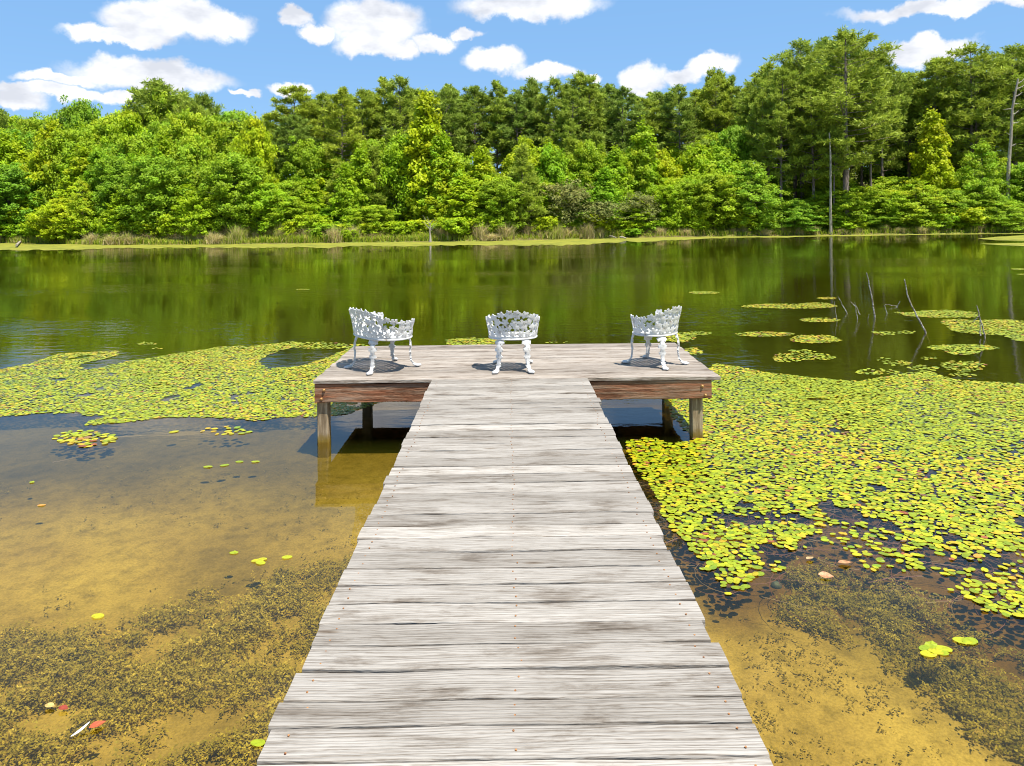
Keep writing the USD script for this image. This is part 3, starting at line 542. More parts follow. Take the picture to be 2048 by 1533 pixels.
# fallen leaves, a feather and a sunken ball
def leaf_shape(L, W, g, curl=.15):
    k = np.linspace(0, 1, 7); h = np.sin(np.pi * k ** .8) * W / 2; z = curl * L * (k - .5) ** 2
    v = np.concatenate([np.stack([(k - .5) * L, h, z + .25 * h], -1), np.stack([(k - .5) * L, 0 * k, z], -1), np.stack([(k - .5) * L, -h, z + .25 * h], -1)])
    f = []
    for r in (0, 7):
        for i in range(6): f += [(r + i, r + 7 + i, r + 8 + i), (r + i, r + 8 + i, r + 1 + i)]
    return v, np.array(f)
dead_leaf = mat('fallen_leaf', {'a': ('attribute', {'attribute': 'tint'}), 'n': ('noise_texture', {'scale': 60.0}), 'r': ('rgb_ramp', {'ramp': [(.35, (.55, .45, .4)), (.6, (1, 1, 1))]}), 'x': ('mix_color', {'blend_type': 'multiply', 'fac': .8}), 'p': P(roughness=.6)},
                [('a.color', 'x.a'), ('n.fac', 'r.fac'), ('r.color', 'x.b'), ('x.result', 'p.base_color')], 'p.BSDF')
for i, (x, y, L, c, lab) in enumerate([(127, 1417, .06, (.24, .035, .012), 'small dark red fallen leaf over weed at lower left'), (195, 1450, .075, (.42, .075, .02), 'bright orange red fallen leaf floating at lower left'),
                                       (100, 1412, .06, (.45, .33, .10), 'tan fallen leaf lying beside the dark red one'), (1652, 1152, .10, (.45, .22, .10), 'curled salmon brown leaf over weed in front of the right mat'), (1690, 1126, .10, (.38, .20, .09), 'rolled brown leaf just above the salmon one'),
                                       (1620, 1117, .07, (.40, .27, .12), 'pale tan leaf left of the rolled brown leaf')]):
    g = np.random.default_rng(i); v, f = leaf_shape(L, L * .6, g); v = trimesh.transform_points(v, trimesh.transformations.euler_matrix(g.normal(0, .12), 0, g.uniform(-.7, .7))); v = v + at(x, y, WL + .012)
    v[:, 2] += max(0, WL + .004 - v[:, 2].min()); q = part('fallen_leaf', (v, f), dead_leaf, None, tint=c, label=lab); q.SetCustomDataByKey('category', 'leaf')
k = np.linspace(0, 1, 14); W_ = .008 * np.sin(np.pi * np.clip(k, 0.02, .98)) ** .7 + .001
v = np.concatenate([np.stack([k * .085, W_, .010 + .02 * k * k], -1), np.stack([k * .085, 0 * k, .006 + .02 * k * k], -1), np.stack([k * .085, -W_, .010 + .02 * k * k], -1)])
f = []
for r in (0, 14):
    for i in range(13): f += [(r + i, r + 14 + i, r + 15 + i), (r + i, r + 15 + i, r + 1 + i)]
v = trimesh.transform_points(v, trimesh.transformations.rotation_matrix(.95, (0, 0, 1))) + at(142, 1477, WL)
q = part('feather', (v, np.array(f)), mat('white_feather', {'p': P(base_color=(.5, .52, .54), roughness=.7)}, (), 'p.BSDF'), None, label='small white feather floating over weed at the lower left'); q.SetCustomDataByKey('category', 'feather')
b = trimesh.creation.icosphere(2, .035); c0 = at(1553, 1172, WL - .2); b.apply_scale((1.1, 1, .85)); b.apply_translation(c0)
q = part('sunken_stone', b, mat('blue_grey_stone', {'n': ('noise_texture', {'scale': 40.0}), 'r': ('rgb_ramp', {'ramp': [(.35, (.03, .04, .06)), (.65, (.09, .11, .15))]}), 'p': P(roughness=.6)}, [('n.fac', 'r.fac'), ('r.color', 'p.base_color')], 'p.BSDF'), None, smooth=True, label='dark bluish round stone under water among the weed right of the walkway'); q.SetCustomDataByKey('category', 'stone')

# ---------------------------------------------------------------- dead twigs standing in the water
twig_look = mat('dead_twig', {'g': ('geometry', {}), 'n': ('noise_texture', {'scale': 25.0, 'detail': 4.0}), 'r': ('rgb_ramp', {'ramp': [(.35, (.10, .075, .05)), (.5, (.26, .22, .17)), (.66, (.5, .48, .42))]}), 'p': P(roughness=.9)}, [('g.position', 'n.vector'), ('n.fac', 'r.fac'), ('r.color', 'p.base_color')], 'p.BSDF')
def twig(label, base, tip, r, mids=(), extra=()):
    t = thing('dead_twig', label, 'dead branch')
    b = at(base[0], base[1], WL); y = b[1]
    def curve(pts, r0, under):
        q = [at_depth(px, py, y + dy) for px, py, dy in pts]
        if under: q = [q[0] + (q[0] - q[1]) * .35 - np.array([0, 0, .15])] + q
        q = np.array(q); u = np.linspace(0, 1, len(q)); w = np.linspace(0, 1, 14)
        q = np.stack([np.interp(w, u, q[:, i]) for i in range(3)], -1); g = np.random.default_rng(int(px)); q[1:-1] += g.normal(0, r0 * .35, (12, 3))
        return tube(q, np.linspace(r0, r0 * .45, 14), 6)
    part('stem', curve([(base[0], base[1], 0)] + [(m[0], m[1], 0.0) for m in mids] + [(tip[0], tip[1], -.05)], r, True), twig_look, t, smooth=50)
    for e in extra: part('side_shoot', curve([(e[0], e[1], 0), (e[2], e[3], .03)], r * .7, False), twig_look, t, smooth=50)
twig('tall pale lichen spotted twig standing upright in the pond', (1750, 635), (1733, 546), .020, [(1741, 580)])
twig('long curved grey twig bowing left out of the pond', (1853, 666), (1809, 560), .019, [(1838, 640), (1824, 614), (1813, 583)])
twig('thin twig leaning left beside the tiny lily patch', (1694, 627), (1676, 594), .014)
twig('slender upright twig behind the short lily patch', (1674, 642), (1668.5, 604), .010)
twig('forked grey twig left of the tall pale twig', (1715, 638), (1710, 611), .013, [], [(1710, 612, 1701, 604), (1720, 630, 1709, 605)])
twig('short stub of twig right of the tall pale twig', (1774, 627), (1769, 611), .011)
twig('tiny bent twig tip beyond the short stub', (1794.5, 614), (1800, 603), .011, [], [(1794.5, 613, 1770, 609)])
twig('double stick at the right rising from the lily raft', (1970.5, 675), (1953.5, 612), .017, [(1961, 640)], [(1961, 672, 1960, 634), (1958, 633, 1946, 645)])
twig('little low twig in front of the forked twig', (1735.5, 641), (1738, 629), .010)
# ---------------------------------------------------------------- cast iron garden chairs
iron_look = mat('white_cast_iron', {
    'g': ('texture_coordinate', {}), 'n': ('noise_texture', {'scale': 14.0, 'detail': 6.0, 'roughness': 0.7}), 'r': ('rgb_ramp', {'ramp': [(.31, (.20, .13, .08)), (.37, (.42, .405, .38)), (.5, (.52, .52, .51))]}),
    'n2': ('noise_texture', {'scale': 60.0, 'detail': 3.0}), 'b': ('bump', {'strength': 0.5, 'distance': 0.004}), 'p': P(roughness=0.42, specular_ior_level=0.4)},
    [('g.object', 'n.vector'), ('g.object', 'n2.vector'), ('n.fac', 'r.fac'), ('r.color', 'p.base_color'), ('n2.fac', 'b.height'), ('b.normal', 'p.normal')], 'p.BSDF')
def grape_leaf(x, y, R, rot):
    a = np.linspace(0, 2 * np.pi, 46, endpoint=False)
    r = R * (0.78 + 0.17 * np.cos(5 * a) + 0.055 * np.cos(15 * a))
    return Polygon(np.stack([x + r * np.cos(a + rot), y + r * np.sin(a + rot)], -1)).buffer(0)
def cut_sheet(shape, place, thick, cell, bulge=None):
    """The openwork SHAPE (plane s, t) as a solid of small cells, bent by PLACE(s, t) -> (points, normals)."""
    x0, y0, x1, y1 = shape.bounds
    nx, ny = int(math.ceil((x1 - x0) / cell)), int(math.ceil((y1 - y0) / cell))
    gx, gy = np.meshgrid(x0 + (np.arange(nx) + .5) * cell, y0 + (np.arange(ny) + .5) * cell, indexing='ij')
    inside = shapely.contains_xy(shape, gx, gy)
    vx, vy = np.meshgrid(x0 + np.arange(nx + 1) * cell, y0 + np.arange(ny + 1) * cell, indexing='ij')
    # corners at the edge slide onto the outline, so that the openings have clean curves
    pad = np.pad(inside, 1); near = pad[:-1, :-1].astype(int) + pad[1:, :-1] + pad[:-1, 1:] + pad[1:, 1:]
    on = (near > 0) & (near < 4); q = shapely.points(vx[on], vy[on]); ln = shape.boundary
    nr = shapely.line_interpolate_point(ln, shapely.line_locate_point(ln, q)) if ln.geom_type == 'LineString' else shapely.get_point(shapely.shortest_line(q, ln), 1)
    dx, dy = shapely.get_x(nr) - vx[on], shapely.get_y(nr) - vy[on]; k = np.minimum(1, cell * .75 / (np.hypot(dx, dy) + 1e-9)); vx[on] += dx * k; vy[on] += dy * k
    p, n = place(vx.ravel(), vy.ravel())
    off = (bulge(vx.ravel(), vy.ravel()) if bulge else 0.0) + np.zeros(len(p))
    V = np.vstack([p + n * (thick / 2 + off)[:, None], p - n * (thick / 2 - off * .6)[:, None]]); N = (nx + 1) * (ny + 1)
    idx = np.arange(N).reshape(nx + 1, ny + 1); a, b, c, d = idx[:-1, :-1][inside], idx[1:, :-1][inside], idx[1:, 1:][inside], idx[:-1, 1:][inside]
    F = [np.stack([a, b, c], -1), np.stack([a, c, d], -1), np.stack([a, c, b], -1) + N, np.stack([a, d, c], -1) + N]
    P_ = np.pad(inside, 1)
    for di, dj, e0, e1 in ((-1, 0, (0, 1), (0, 0)), (1, 0, (1, 0), (1, 1)), (0, -1, (0, 0), (1, 0)), (0, 1, (1, 1), (0, 1))):
        edge = inside & ~P_[1 + di:1 + di + nx, 1 + dj:1 + dj + ny]; i, j = np.nonzero(edge)
        u, w = idx[i + e0[0], j + e0[1]], idx[i + e1[0], j + e1[1]]
        F += [np.stack([u, u + N, w + N], -1), np.stack([u, w + N, w], -1)]
    m = trimesh.Trimesh(V, np.vstack(F), process=False); m.remove_unreferenced_vertices(); return m
def chair_kind(path, a, b, zs, hb, ha, seed, hw):
    g = np.random.default_rng(seed)
    root = stage.CreateClassPrim(path)
    PH = math.radians(122)
    ph = np.linspace(-PH, PH, 400); e = 2.2
    def outline(p):
        c, s = np.cos(p), np.sin(p); r = 1 / ((np.abs(s) / a) ** e + (np.abs(c) / b) ** e) ** (1 / e)
        return r * s, -r * c
    ox, oy = outline(ph); S = np.concatenate([[0], np.cumsum(np.hypot(np.diff(ox), np.diff(oy)))]); L = S[-1]
    def top(s):
        p = np.abs(np.interp(s, S, ph)) / math.radians(1)
        return ha + (hb - ha) * smooth(hw[0], hw[1], p) + .018 * np.exp(-((p - 108) / 9) ** 2)
    def place(s, t):
        p = np.interp(s, S, ph); x, y = outline(p); x2, y2 = outline(p + .01); x1, y1 = outline(p - .01)
        n = np.stack([(y2 - y1), -(x2 - x1)], -1); n /= np.linalg.norm(n, axis=1, keepdims=True); n *= np.sign((n * np.stack([x, y], -1)).sum(1))[:, None]
        o = .11 * np.maximum(t, 0) + .30 * np.maximum(t, 0) ** 2
        return np.stack([x + n[:, 0] * o, y + n[:, 1] * o, zs + t], -1), np.stack([n[:, 0], n[:, 1], -0.22 + 0 * o], -1) / math.hypot(1, .22)
    leaves, vines = [], []
    R = .047
    row = 0
    for t in np.arange(.052, hb, .071):
        k = max(3, int(L / .086)); row += 1
        for i in range(k + 1):
            s = L * (i + .5 * (row % 2)) / k
            if R * .6 < s < L - R * .6 and t < top(s) - .062: leaves.append((s + g.normal(0, .006), t + g.normal(0, .005), R * g.uniform(.86, 1.1), g.uniform(0, 6.28)))
    kt = int(L / .076)
    for i in range(kt):
        s = L * (i + .5) / kt; leaves.append((s, top(s) - .036, .044 * g.uniform(.92, 1.1), g.uniform(0, 6.28)))
    P0 = np.array([l[:2] for l in leaves])
    for i, q in enumerate(P0):
        d = np.hypot(*(P0 - q).T); o = np.argsort(d)[1:4]
        for j in o: vines.append(LineString([q, P0[j]]).buffer(.0055))
    shape = shapely.union_all([grape_leaf(*l) for l in leaves] + vines + [sbox(0, -.004, L, .022), sbox(0, 0, .022, ha - .01), sbox(L - .022, 0, L, ha - .01)])
    holes = [Point(l[0] + l[2] * .45 * math.cos(k), l[1] + l[2] * .45 * math.sin(k)).buffer(.0062) for l in leaves for k in (l[3] + .63, l[3] + 3.1)]
    shape = shape.difference(shapely.union_all(holes)).intersection(sbox(0, -.004, L, hb + .05))
    def bulge(s, t):
        d2 = ((np.stack([s, t], -1)[:, None] - P0[None]) ** 2); d = np.sqrt(d2.sum(-1)); i = d.argmin(1); d = d.min(1)
        an = np.arctan2(t - P0[i, 1], s - P0[i, 0]); return .005 * np.clip(1 - (d / R) ** 2, 0, 1) - .002 * np.abs(np.cos(2.5 * an)) * np.clip(d / R, 0, 1)
    part('backrest', cut_sheet(shape, place, .009, .0062, bulge), iron_look, root, smooth=50)
    pts, _ = place(np.linspace(L * .0, L * 1.0, 60), np.full(60, .0)); 
    # seat: a pierced plate inside a round rim
    full = np.linspace(0, 2 * np.pi, 90); fx, fy = outline(full)
    plate = Polygon(np.stack([fx, fy], -1)); hl = []
    for x in np.arange(-a, a, .062):
        for k, y in enumerate(np.arange(-b, b, .058)):
            hl.append(grape_leaf(x + (.031 if k % 2 else 0), y, .021, g.uniform(0, 6)))
    inner = plate.buffer(-.035); pierced = plate.difference(shapely.union_all(hl).intersection(inner))
    def pl(s, t): return np.stack([s, t, zs - .010 * (1 - (s / a) ** 2 - (t / b) ** 2) - .002], -1), np.tile([0, 0, 1.0], (len(s), 1))
    part('seat', cut_sheet(pierced, pl, .008, .0085), iron_look, root, smooth=50)
    part('seat_rim', tube(np.stack([fx * 1.01, fy * 1.01, np.full(90, zs - .004)], -1), .0095, 8, False), iron_look, root, smooth=True)
    # front rail between the arm ends, legs with leaf ornament and a spreading foot
    for an in (38, -38, 142, -142):
        p = math.radians(an); x, y = outline(p); x *= .93; y *= .93; d = np.array([math.sin(p) * .8, -math.cos(p)]); d /= np.linalg.norm(d); w = np.array([-d[1], d[0]])
        U = [0, .15, .35, .6, .8, .92, 1.0]; RR = [0, .018, .034, .026, .034, .066, .098]; ZZ = [0, .1, .32, .60, .82, .93, .965]
        lg = [grape_leaf(sx, u, r, g.uniform(0, 6)) for sx, u, r in ((-.034, .035, .032), (.034, .035, .032), (0, .07, .03), (-.028, .115, .03), (.028, .115, .03), (0, .16, .026), (-.022, .195, .026), (.022, .195, .026), (0, .235, .026), (0, .27, .026), (-.008, .305, .022), (.008, .305, .022), (0, .335, .022))]
        Z = zs - .012
        strip = shapely.union_all(lg + [Polygon([(-.030, 0), (.030, 0), (.022, .12), (.018, .25), (.016, .37), (-.016, .37), (-.018, .25), (-.022, .12)])]).intersection(sbox(-.07, 0, .07, Z * .965))
        strip = strip.difference(shapely.union_all([Point(sx, u).buffer(.006) for sx, u in ((-.02, .055), (.02, .055), (0, .108), (-.0, .178), (0, .215))]))
        def lp(s, t):
            u = t / Z; r, z = np.interp(u, np.array(ZZ), RR), zs - .006 - t
            return np.stack([x + d[0] * r + w[0] * s, y + d[1] * r + w[1] * s, z], -1), np.stack([np.full(len(s), d[0]), np.full(len(s), d[1]), np.zeros(len(s))], -1)
        def lb(s, t): return .008 * np.cos(s * 42) + .0012 * np.sin(t * 95)
        leg = part('leg', cut_sheet(strip, lp, .017, .0055, lb), iron_look, root, smooth=50)
        f = trimesh.creation.icosphere(2, 1.0); v = f.vertices.copy(); lob = 1 + .10 * np.cos(5 * np.arctan2(v[:, 1], v[:, 0]))
        v = v * np.array([.052, .036, .02])[None] * np.stack([lob, lob, np.ones(len(v))], -1); v[:, 2] = np.maximum(v[:, 2] + .018 * np.clip(-v[:, 0] / .05, 0, 1), -.010); an2 = math.atan2(d[1], d[0]); R2 = trimesh.transformations.rotation_matrix(an2, (0, 0, 1))
        v = trimesh.transform_points(v, R2) + np.array([x + d[0] * .105, y + d[1] * .105, .0115])
        part('foot', (v, f.faces), iron_look, leg, smooth=True)
    return root
chair_kind('/World/garden_chair_kind', .275, .235, .375, .335, .215, 3, (96, 4))
chair_kind('/World/garden_settee_kind', .43, .27, .385, .345, .20, 8, (108, 14))
def place_chair(kind, name, label, x, y, deg):
    x = UsdGeom.Xform.Define(stage, numbered('/World/' + name)) if False else thing(name, label, 'settee' if 'settee' in name else 'chair', (x, y, 0.006), deg)
    x.GetReferences().AddInternalReference(kind); x.SetInstanceable(True)
place_chair('/World/garden_settee_kind', 'garden_settee', 'wide white cast iron settee at the left end of the platform, turned right', -1.50, 8.40, -48)
place_chair('/World/garden_chair_kind', 'garden_chair', 'white cast iron chair in the middle of the platform, seen straight from behind', 0.045, 8.28, 0)
place_chair('/World/garden_chair_kind', 'garden_chair', 'white cast iron chair at the right end of the platform, turned left', 1.74, 8.43, 44)
# ---------------------------------------------------------------- trees and plants of the far shore
def foliage(name, hue, trans, gloss=0.2):
    """Leaves: colour from the leaf's own tint, a little different on every tree, with light shining through."""
    return mat(name, {
        'a': ('attribute', {'attribute': 'tint'}), 'o': ('object_info', {}), 'r': ('rgb_ramp', {'ramp': [(i / 4, c) for i, c in enumerate(hue)]}), 'x': ('mix_color', {'blend_type': 'multiply', 'fac': 1.0}),
        'p': P(roughness=0.55, specular_ior_level=gloss), 't': ('translucent_bsdf', {}), 'g': ('gamma', {'gamma': 0.9}), 'm': ('mix_closure', {'fac': trans})},
        [('o.random', 'r.fac'), ('a.color', 'x.a'), ('r.color', 'x.b'), ('x.result', 'p.base_color'), ('x.result', 'g.color'), ('g.color', 't.color'), ('p.BSDF', 'm.closure1'), ('t.BSDF', 'm.closure2')], 'm.closure')
gum_leaf = foliage('bright_leaf', [(0.222, 0.367, 0.010), (0.289, 0.404, 0.008), (0.184, 0.349, 0.011), (0.346, 0.422, 0.008), (0.257, 0.379, 0.008)], 0.40)
oak_leaf = foliage('green_leaf', [(0.176, 0.315, 0.013), (0.248, 0.369, 0.013), (0.144, 0.288, 0.016), (0.273, 0.375, 0.011), (0.208, 0.334, 0.011)], 0.36)
pine_leaf = foliage('pine_needle', [(0.210, 0.287, 0.033), (0.272, 0.343, 0.032), (0.177, 0.259, 0.037), (0.306, 0.365, 0.028), (0.238, 0.315, 0.032)], 0.32)
olive_leaf = foliage('olive_leaf', [(0.144, 0.174, 0.036), (0.180, 0.198, 0.048), (0.120, 0.156, 0.036), (0.204, 0.216, 0.060), (0.156, 0.180, 0.042)], 0.25)
bark_look = mat('bark', {'g': ('texture_coordinate', {}), 'm': ('mapping', {'mapping_type': 'point', 'scale': (9, 9, 1.6)}), 'n': ('noise_texture', {'scale': 1.5, 'detail': 5.0, 'roughness': .7}), 'r': ('rgb_ramp', {'ramp': [(.34, (.065, .048, .038)), (.5, (.17, .135, .11)), (.66, (.30, .255, .215))]}), 'p': P(roughness=.95, specular_ior_level=.1)},
                [('g.object', 'm.vector'), ('m.vector', 'n.vector'), ('n.fac', 'r.fac'), ('r.color', 'p.base_color')], 'p.BSDF')
snag_look = mat('bare_dead_wood', {'g': ('texture_coordinate', {}), 'm': ('mapping', {'mapping_type': 'point', 'scale': (9, 9, 1.2)}), 'n': ('noise_texture', {'scale': 1.5, 'detail': 5.0, 'roughness': .7}), 'r': ('rgb_ramp', {'ramp': [(.34, (.12, .10, .075)), (.5, (.27, .24, .19)), (.66, (.42, .385, .32))]}), 'p': P(roughness=.9, specular_ior_level=.1)},
                [('g.object', 'm.vector'), ('m.vector', 'n.vector'), ('n.fac', 'r.fac'), ('r.color', 'p.base_color')], 'p.BSDF')
def leaves(c, L, W, g, upw=.5, out=None):
    """One folded leaf spray (two triangles) at each point of c."""
    n = len(c); nrm = g.normal(0, 1, (n, 3)); nrm[:, 2] = np.abs(nrm[:, 2]) + upw
    if out is not None: nrm += out * .9
    nrm /= np.linalg.norm(nrm, axis=1, keepdims=True)
    d = np.cross(nrm, g.normal(0, 1, (n, 3))); d /= np.linalg.norm(d, axis=1, keepdims=True) + 1e-9; e = np.cross(nrm, d)
    l, w = L * g.uniform(.65, 1.3, (n, 1)), W * g.uniform(.7, 1.25, (n, 1))
    v = np.stack([c - d * l * .5, c + e * w * .5 - nrm * l * .10, c + d * l * .55, c - e * w * .5 - nrm * l * .10], 1).reshape(-1, 3)
    i = np.arange(n)[:, None] * 4
    return v, np.vstack([i + [0, 1, 2], i + [0, 2, 3]])
def crown_tree(path, h, R, prof, base, look, seed, boughs=70, clumps=4, per=20, L=.30, W=.22, rise=.25, droop=.0, clump=.42, flat=.7, trunk_r=.11, young=0.25, bare=0.0, bark=None):
    g = np.random.default_rng(seed); root = stage.CreateClassPrim(path); C, T, O, wood_ = [], [], [], []
    lean = g.normal(0, .012 * h, 2)
    def axis(z): return np.array([lean[0] * (z / h) ** 2, lean[1] * (z / h) ** 2, z])
    wood_.append(tube([axis(z) for z in np.linspace(-.3, h * .97, 9)], np.linspace(trunk_r, .015, 9), 7))
    for i in range(boughs):
        zf = base + (1 - base) * ((i + g.random()) / boughs) ** .92; az = i * 2.399963 + g.normal(0, .35)
        r = R * prof(zf) * g.uniform(.72, 1.12); o = np.array([math.cos(az), math.sin(az), 0]); p0 = axis(zf * h * .97)
        ks = np.linspace(.0, 1, 5); pts = [p0 + o * r * k + np.array([0, 0, r * (rise * k - droop * k * k)]) for k in ks]
        if r > .35: wood_.append(tube(pts, np.linspace(max(.012, trunk_r * .28 * (1 - zf) + .012), .006, 5), 4, False))
        nc = max(1, int(round(clumps * min(1.3, r / R + .25))))
        for k in np.linspace(.42 if r > .6 else .2, 1.0, nc):
            c = p0 + o * r * k + np.array([0, 0, r * (rise * k - droop * k * k)]) + g.normal(0, .10 * R, 3) * [1, 1, .6]
            cs = clump * g.uniform(.7, 1.25); n = int(per * g.uniform(.7, 1.3))
            q = g.normal(0, 1, (n, 3)); q /= np.linalg.norm(q, axis=1, keepdims=True); q *= (g.random((n, 1)) ** .4) * cs; q[:, 2] *= flat
            C.append(c + q); tone = g.uniform(.8, 1.12) * (1 + young * k * (.4 + zf * .6)); warm = 1 + young * g.uniform(-.3, 1) * k * zf
            T.append(np.tile([tone * warm, tone, tone * .9], (n, 1)) * g.uniform(.85, 1.15, (n, 1))); O.append(np.tile(o, (n, 1)) * .6 + q / cs * .8)
    top_ = axis(h); n = per * 2; q = g.normal(0, .16, (n, 3)) * [1, 1, 2.2]; C.append(top_ + q - [0, 0, .25]); T.append(np.tile([1.25, 1.15, .9], (n, 1))); O.append(np.tile([0, 0, .5], (n, 1)))
    C, T, O = np.vstack(C), np.vstack(T), np.vstack(O)
    v, f = leaves(C, L, W, g, .35, O)
    part('trunk', cat(wood_), bark or bark_look, root, smooth=True)
    part('crown', (v, f), look, root, tint=np.repeat(T, 4, 0))
    KIND[path] = (h, R)
def pine(path, h, R, base, seed, boughs=44, prof=None, tr=.17, plate=.5, tuft=.37, per=16):
    g = np.random.default_rng(seed); root = stage.CreateClassPrim(path); C, D, T, wood_ = [], [], [], []
    lean = g.normal(0, .012 * h, 2)
    def axis(z): return np.array([lean[0] * (z / h) ** 2, lean[1] * (z / h) ** 2, z])
    wood_.append(tube([axis(z) for z in np.linspace(-.3, h * .98, 10)], np.linspace(tr, .03, 10), 8))
    prof = prof or (lambda u: (1 - u ** 2.4) ** .6 * (.5 + .5 * math.sin(min(1, u * 2.6) * math.pi / 2)))
    for i in range(boughs):
        u = (i + g.random()) / boughs; z = h * (base + (1 - base) * u * .985); az = i * 2.4 + g.normal(0, .5); r = R * max(.14, prof(u)) * g.uniform(.6, 1.18)
        o = np.array([math.cos(az), math.sin(az), 0]); s = np.array([-o[1], o[0], 0]); p0 = axis(z); up = g.uniform(.05, .35) + .35 * u
        end = p0 + o * r + np.array([0, 0, r * up]); wood_.append(tube([p0, (p0 + end) / 2 - [0, 0, .06 * r], end], [.045 * (1 - u) + .018, .03 * (1 - u) + .014, .01], 4, False))
        nt = max(7, int(24 * r / R))
        for k in range(nt):
            t = g.uniform(.38, 1.05) ** .8; c = p0 + (end - p0) * t + s * g.normal(0, plate * r * .32) + np.array([0, 0, g.normal(.10, .12)])
            C.append(c); d = o * .5 + np.array([0, 0, .75]) + g.normal(0, .3, 3); D.append(d / np.linalg.norm(d)); T.append(g.uniform(.72, 1.22) * (.9 + .25 * t))
    for k in range(7):
        C.append(axis(h * .99) + g.normal(0, .22, 3) * [1, 1, 1.4]); D.append(np.array([0, 0, 1.0])); T.append(1.1)
    C, D, T = np.array(C), np.array(D), np.array(T); n = len(C)
    # a tuft: flat bunches of needles fanning out around its direction
    q = np.repeat(C, per, 0); dd = np.repeat(D, per, 0) * .55 + g.normal(0, .62, (n * per, 3)); dd /= np.linalg.norm(dd, axis=1, keepdims=True)
    e = np.cross(dd, g.normal(0, 1, dd.shape)); e /= np.linalg.norm(e, axis=1, keepdims=True); L = tuft * g.uniform(.7, 1.3, (len(q), 1)); W = .085 * g.uniform(.7, 1.3, (len(q), 1))
    q = q + g.normal(0, .09, q.shape)
    v = np.stack([q - dd * L * .15, q + dd * L * .45 + e * W * .5, q + dd * L, q + dd * L * .45 - e * W * .5], 1).reshape(-1, 3); i = np.arange(len(q))[:, None] * 4
    tt = np.repeat(T, per) * g.uniform(.85, 1.15, len(q)); tint = np.stack([tt * 1.0, tt, tt * .95], -1)
    part('trunk', cat(wood_), bark_look, root, smooth=True)
    part('crown', (v, np.vstack([i + [0, 1, 2], i + [0, 2, 3]])), pine_leaf, root, tint=np.repeat(tint, 4, 0))
    KIND[path] = (h, R)
KIND = {}
W_ = '/World/'
cone = lambda z: max(.10, (1 - z) ** .75) * min(1, .55 + z * 2.2)
egg = lambda z: max(.16, math.sin(math.pi * min(1, max(0, (z * .86 + .16)))) ** .75)
dome_ = lambda z: max(.25, math.sqrt(max(0, 1 - ((z - .42) / .62) ** 2)))
for i in range(4): crown_tree(f'/World/sweetgum_kind_{i}', 7.0, 1.75, cone, .04, gum_leaf, 20 + i, 84, 4, 56, L=.19, W=.15, clump=.40, rise=.42)
for i in range(3): crown_tree(f'/World/young_maple_kind_{i}', 6.0, 2.1, egg, .03, gum_leaf, 40 + i, 84, 4, 56, L=.185, W=.145, clump=.45, rise=.30)
for i in range(3): crown_tree(f'/World/broadleaf_kind_{i}', 8.0, 2.7, dome_, .05, oak_leaf, 60 + i, 92, 5, 54, L=.20, W=.155, clump=.52, rise=.25)
for i in range(3): crown_tree(f'/World/beech_kind_{i}', 8.0, 2.9, egg, .04, oak_leaf, 80 + i, 60, 7, 46, L=.18, W=.13, clump=.52, flat=.5, rise=.2, droop=.35, young=.45)
for i in range(2): crown_tree(f'/World/olive_shrub_kind_{i}', 3.4, 1.7, dome_, .0, olive_leaf, 100 + i, 64, 4, 22, L=.20, W=.10, clump=.36, rise=.7, trunk_r=.06)
for i in range(2): crown_tree(f'/World/shrub_kind_{i}', 2.2, 1.5, dome_, .0, gum_leaf, 120 + i, 44, 4, 22, L=.22, W=.17, clump=.32, rise=.5, trunk_r=.04)
crown_tree('/World/crabapple_kind', 4.2, 2.3, dome_, .38, olive_leaf, 140, 40, 4, 10, L=.22, W=.16, clump=.42, rise=.35, trunk_r=.09)
for i in range(5): pine(f'/World/pine_kind_{i}', 18.0, 2.7, [.42, .50, .36, .46, .30][i], 160 + i, 58)
for i in range(2): pine(f'/World/big_pine_kind_{i}', 20.0, 3.6, [.30, .36][i], 180 + i, 60, tr=.24, plate=.75)
for i in range(3): pine(f'/World/young_pine_kind_{i}', 9.0, 2.2, .05, 190 + i, 64, prof=lambda u: max(.12, (1 - u) ** .8) * min(1, .6 + 2 * u), tr=.12, plate=.6)
for i in range(2): pine(f'/World/dense_pine_kind_{i}', 13.0, 3.4, .10, 195 + i, 84, prof=lambda u: max(.2, math.sqrt(max(0, 1 - u ** 1.7))), tr=.2, plate=.7)

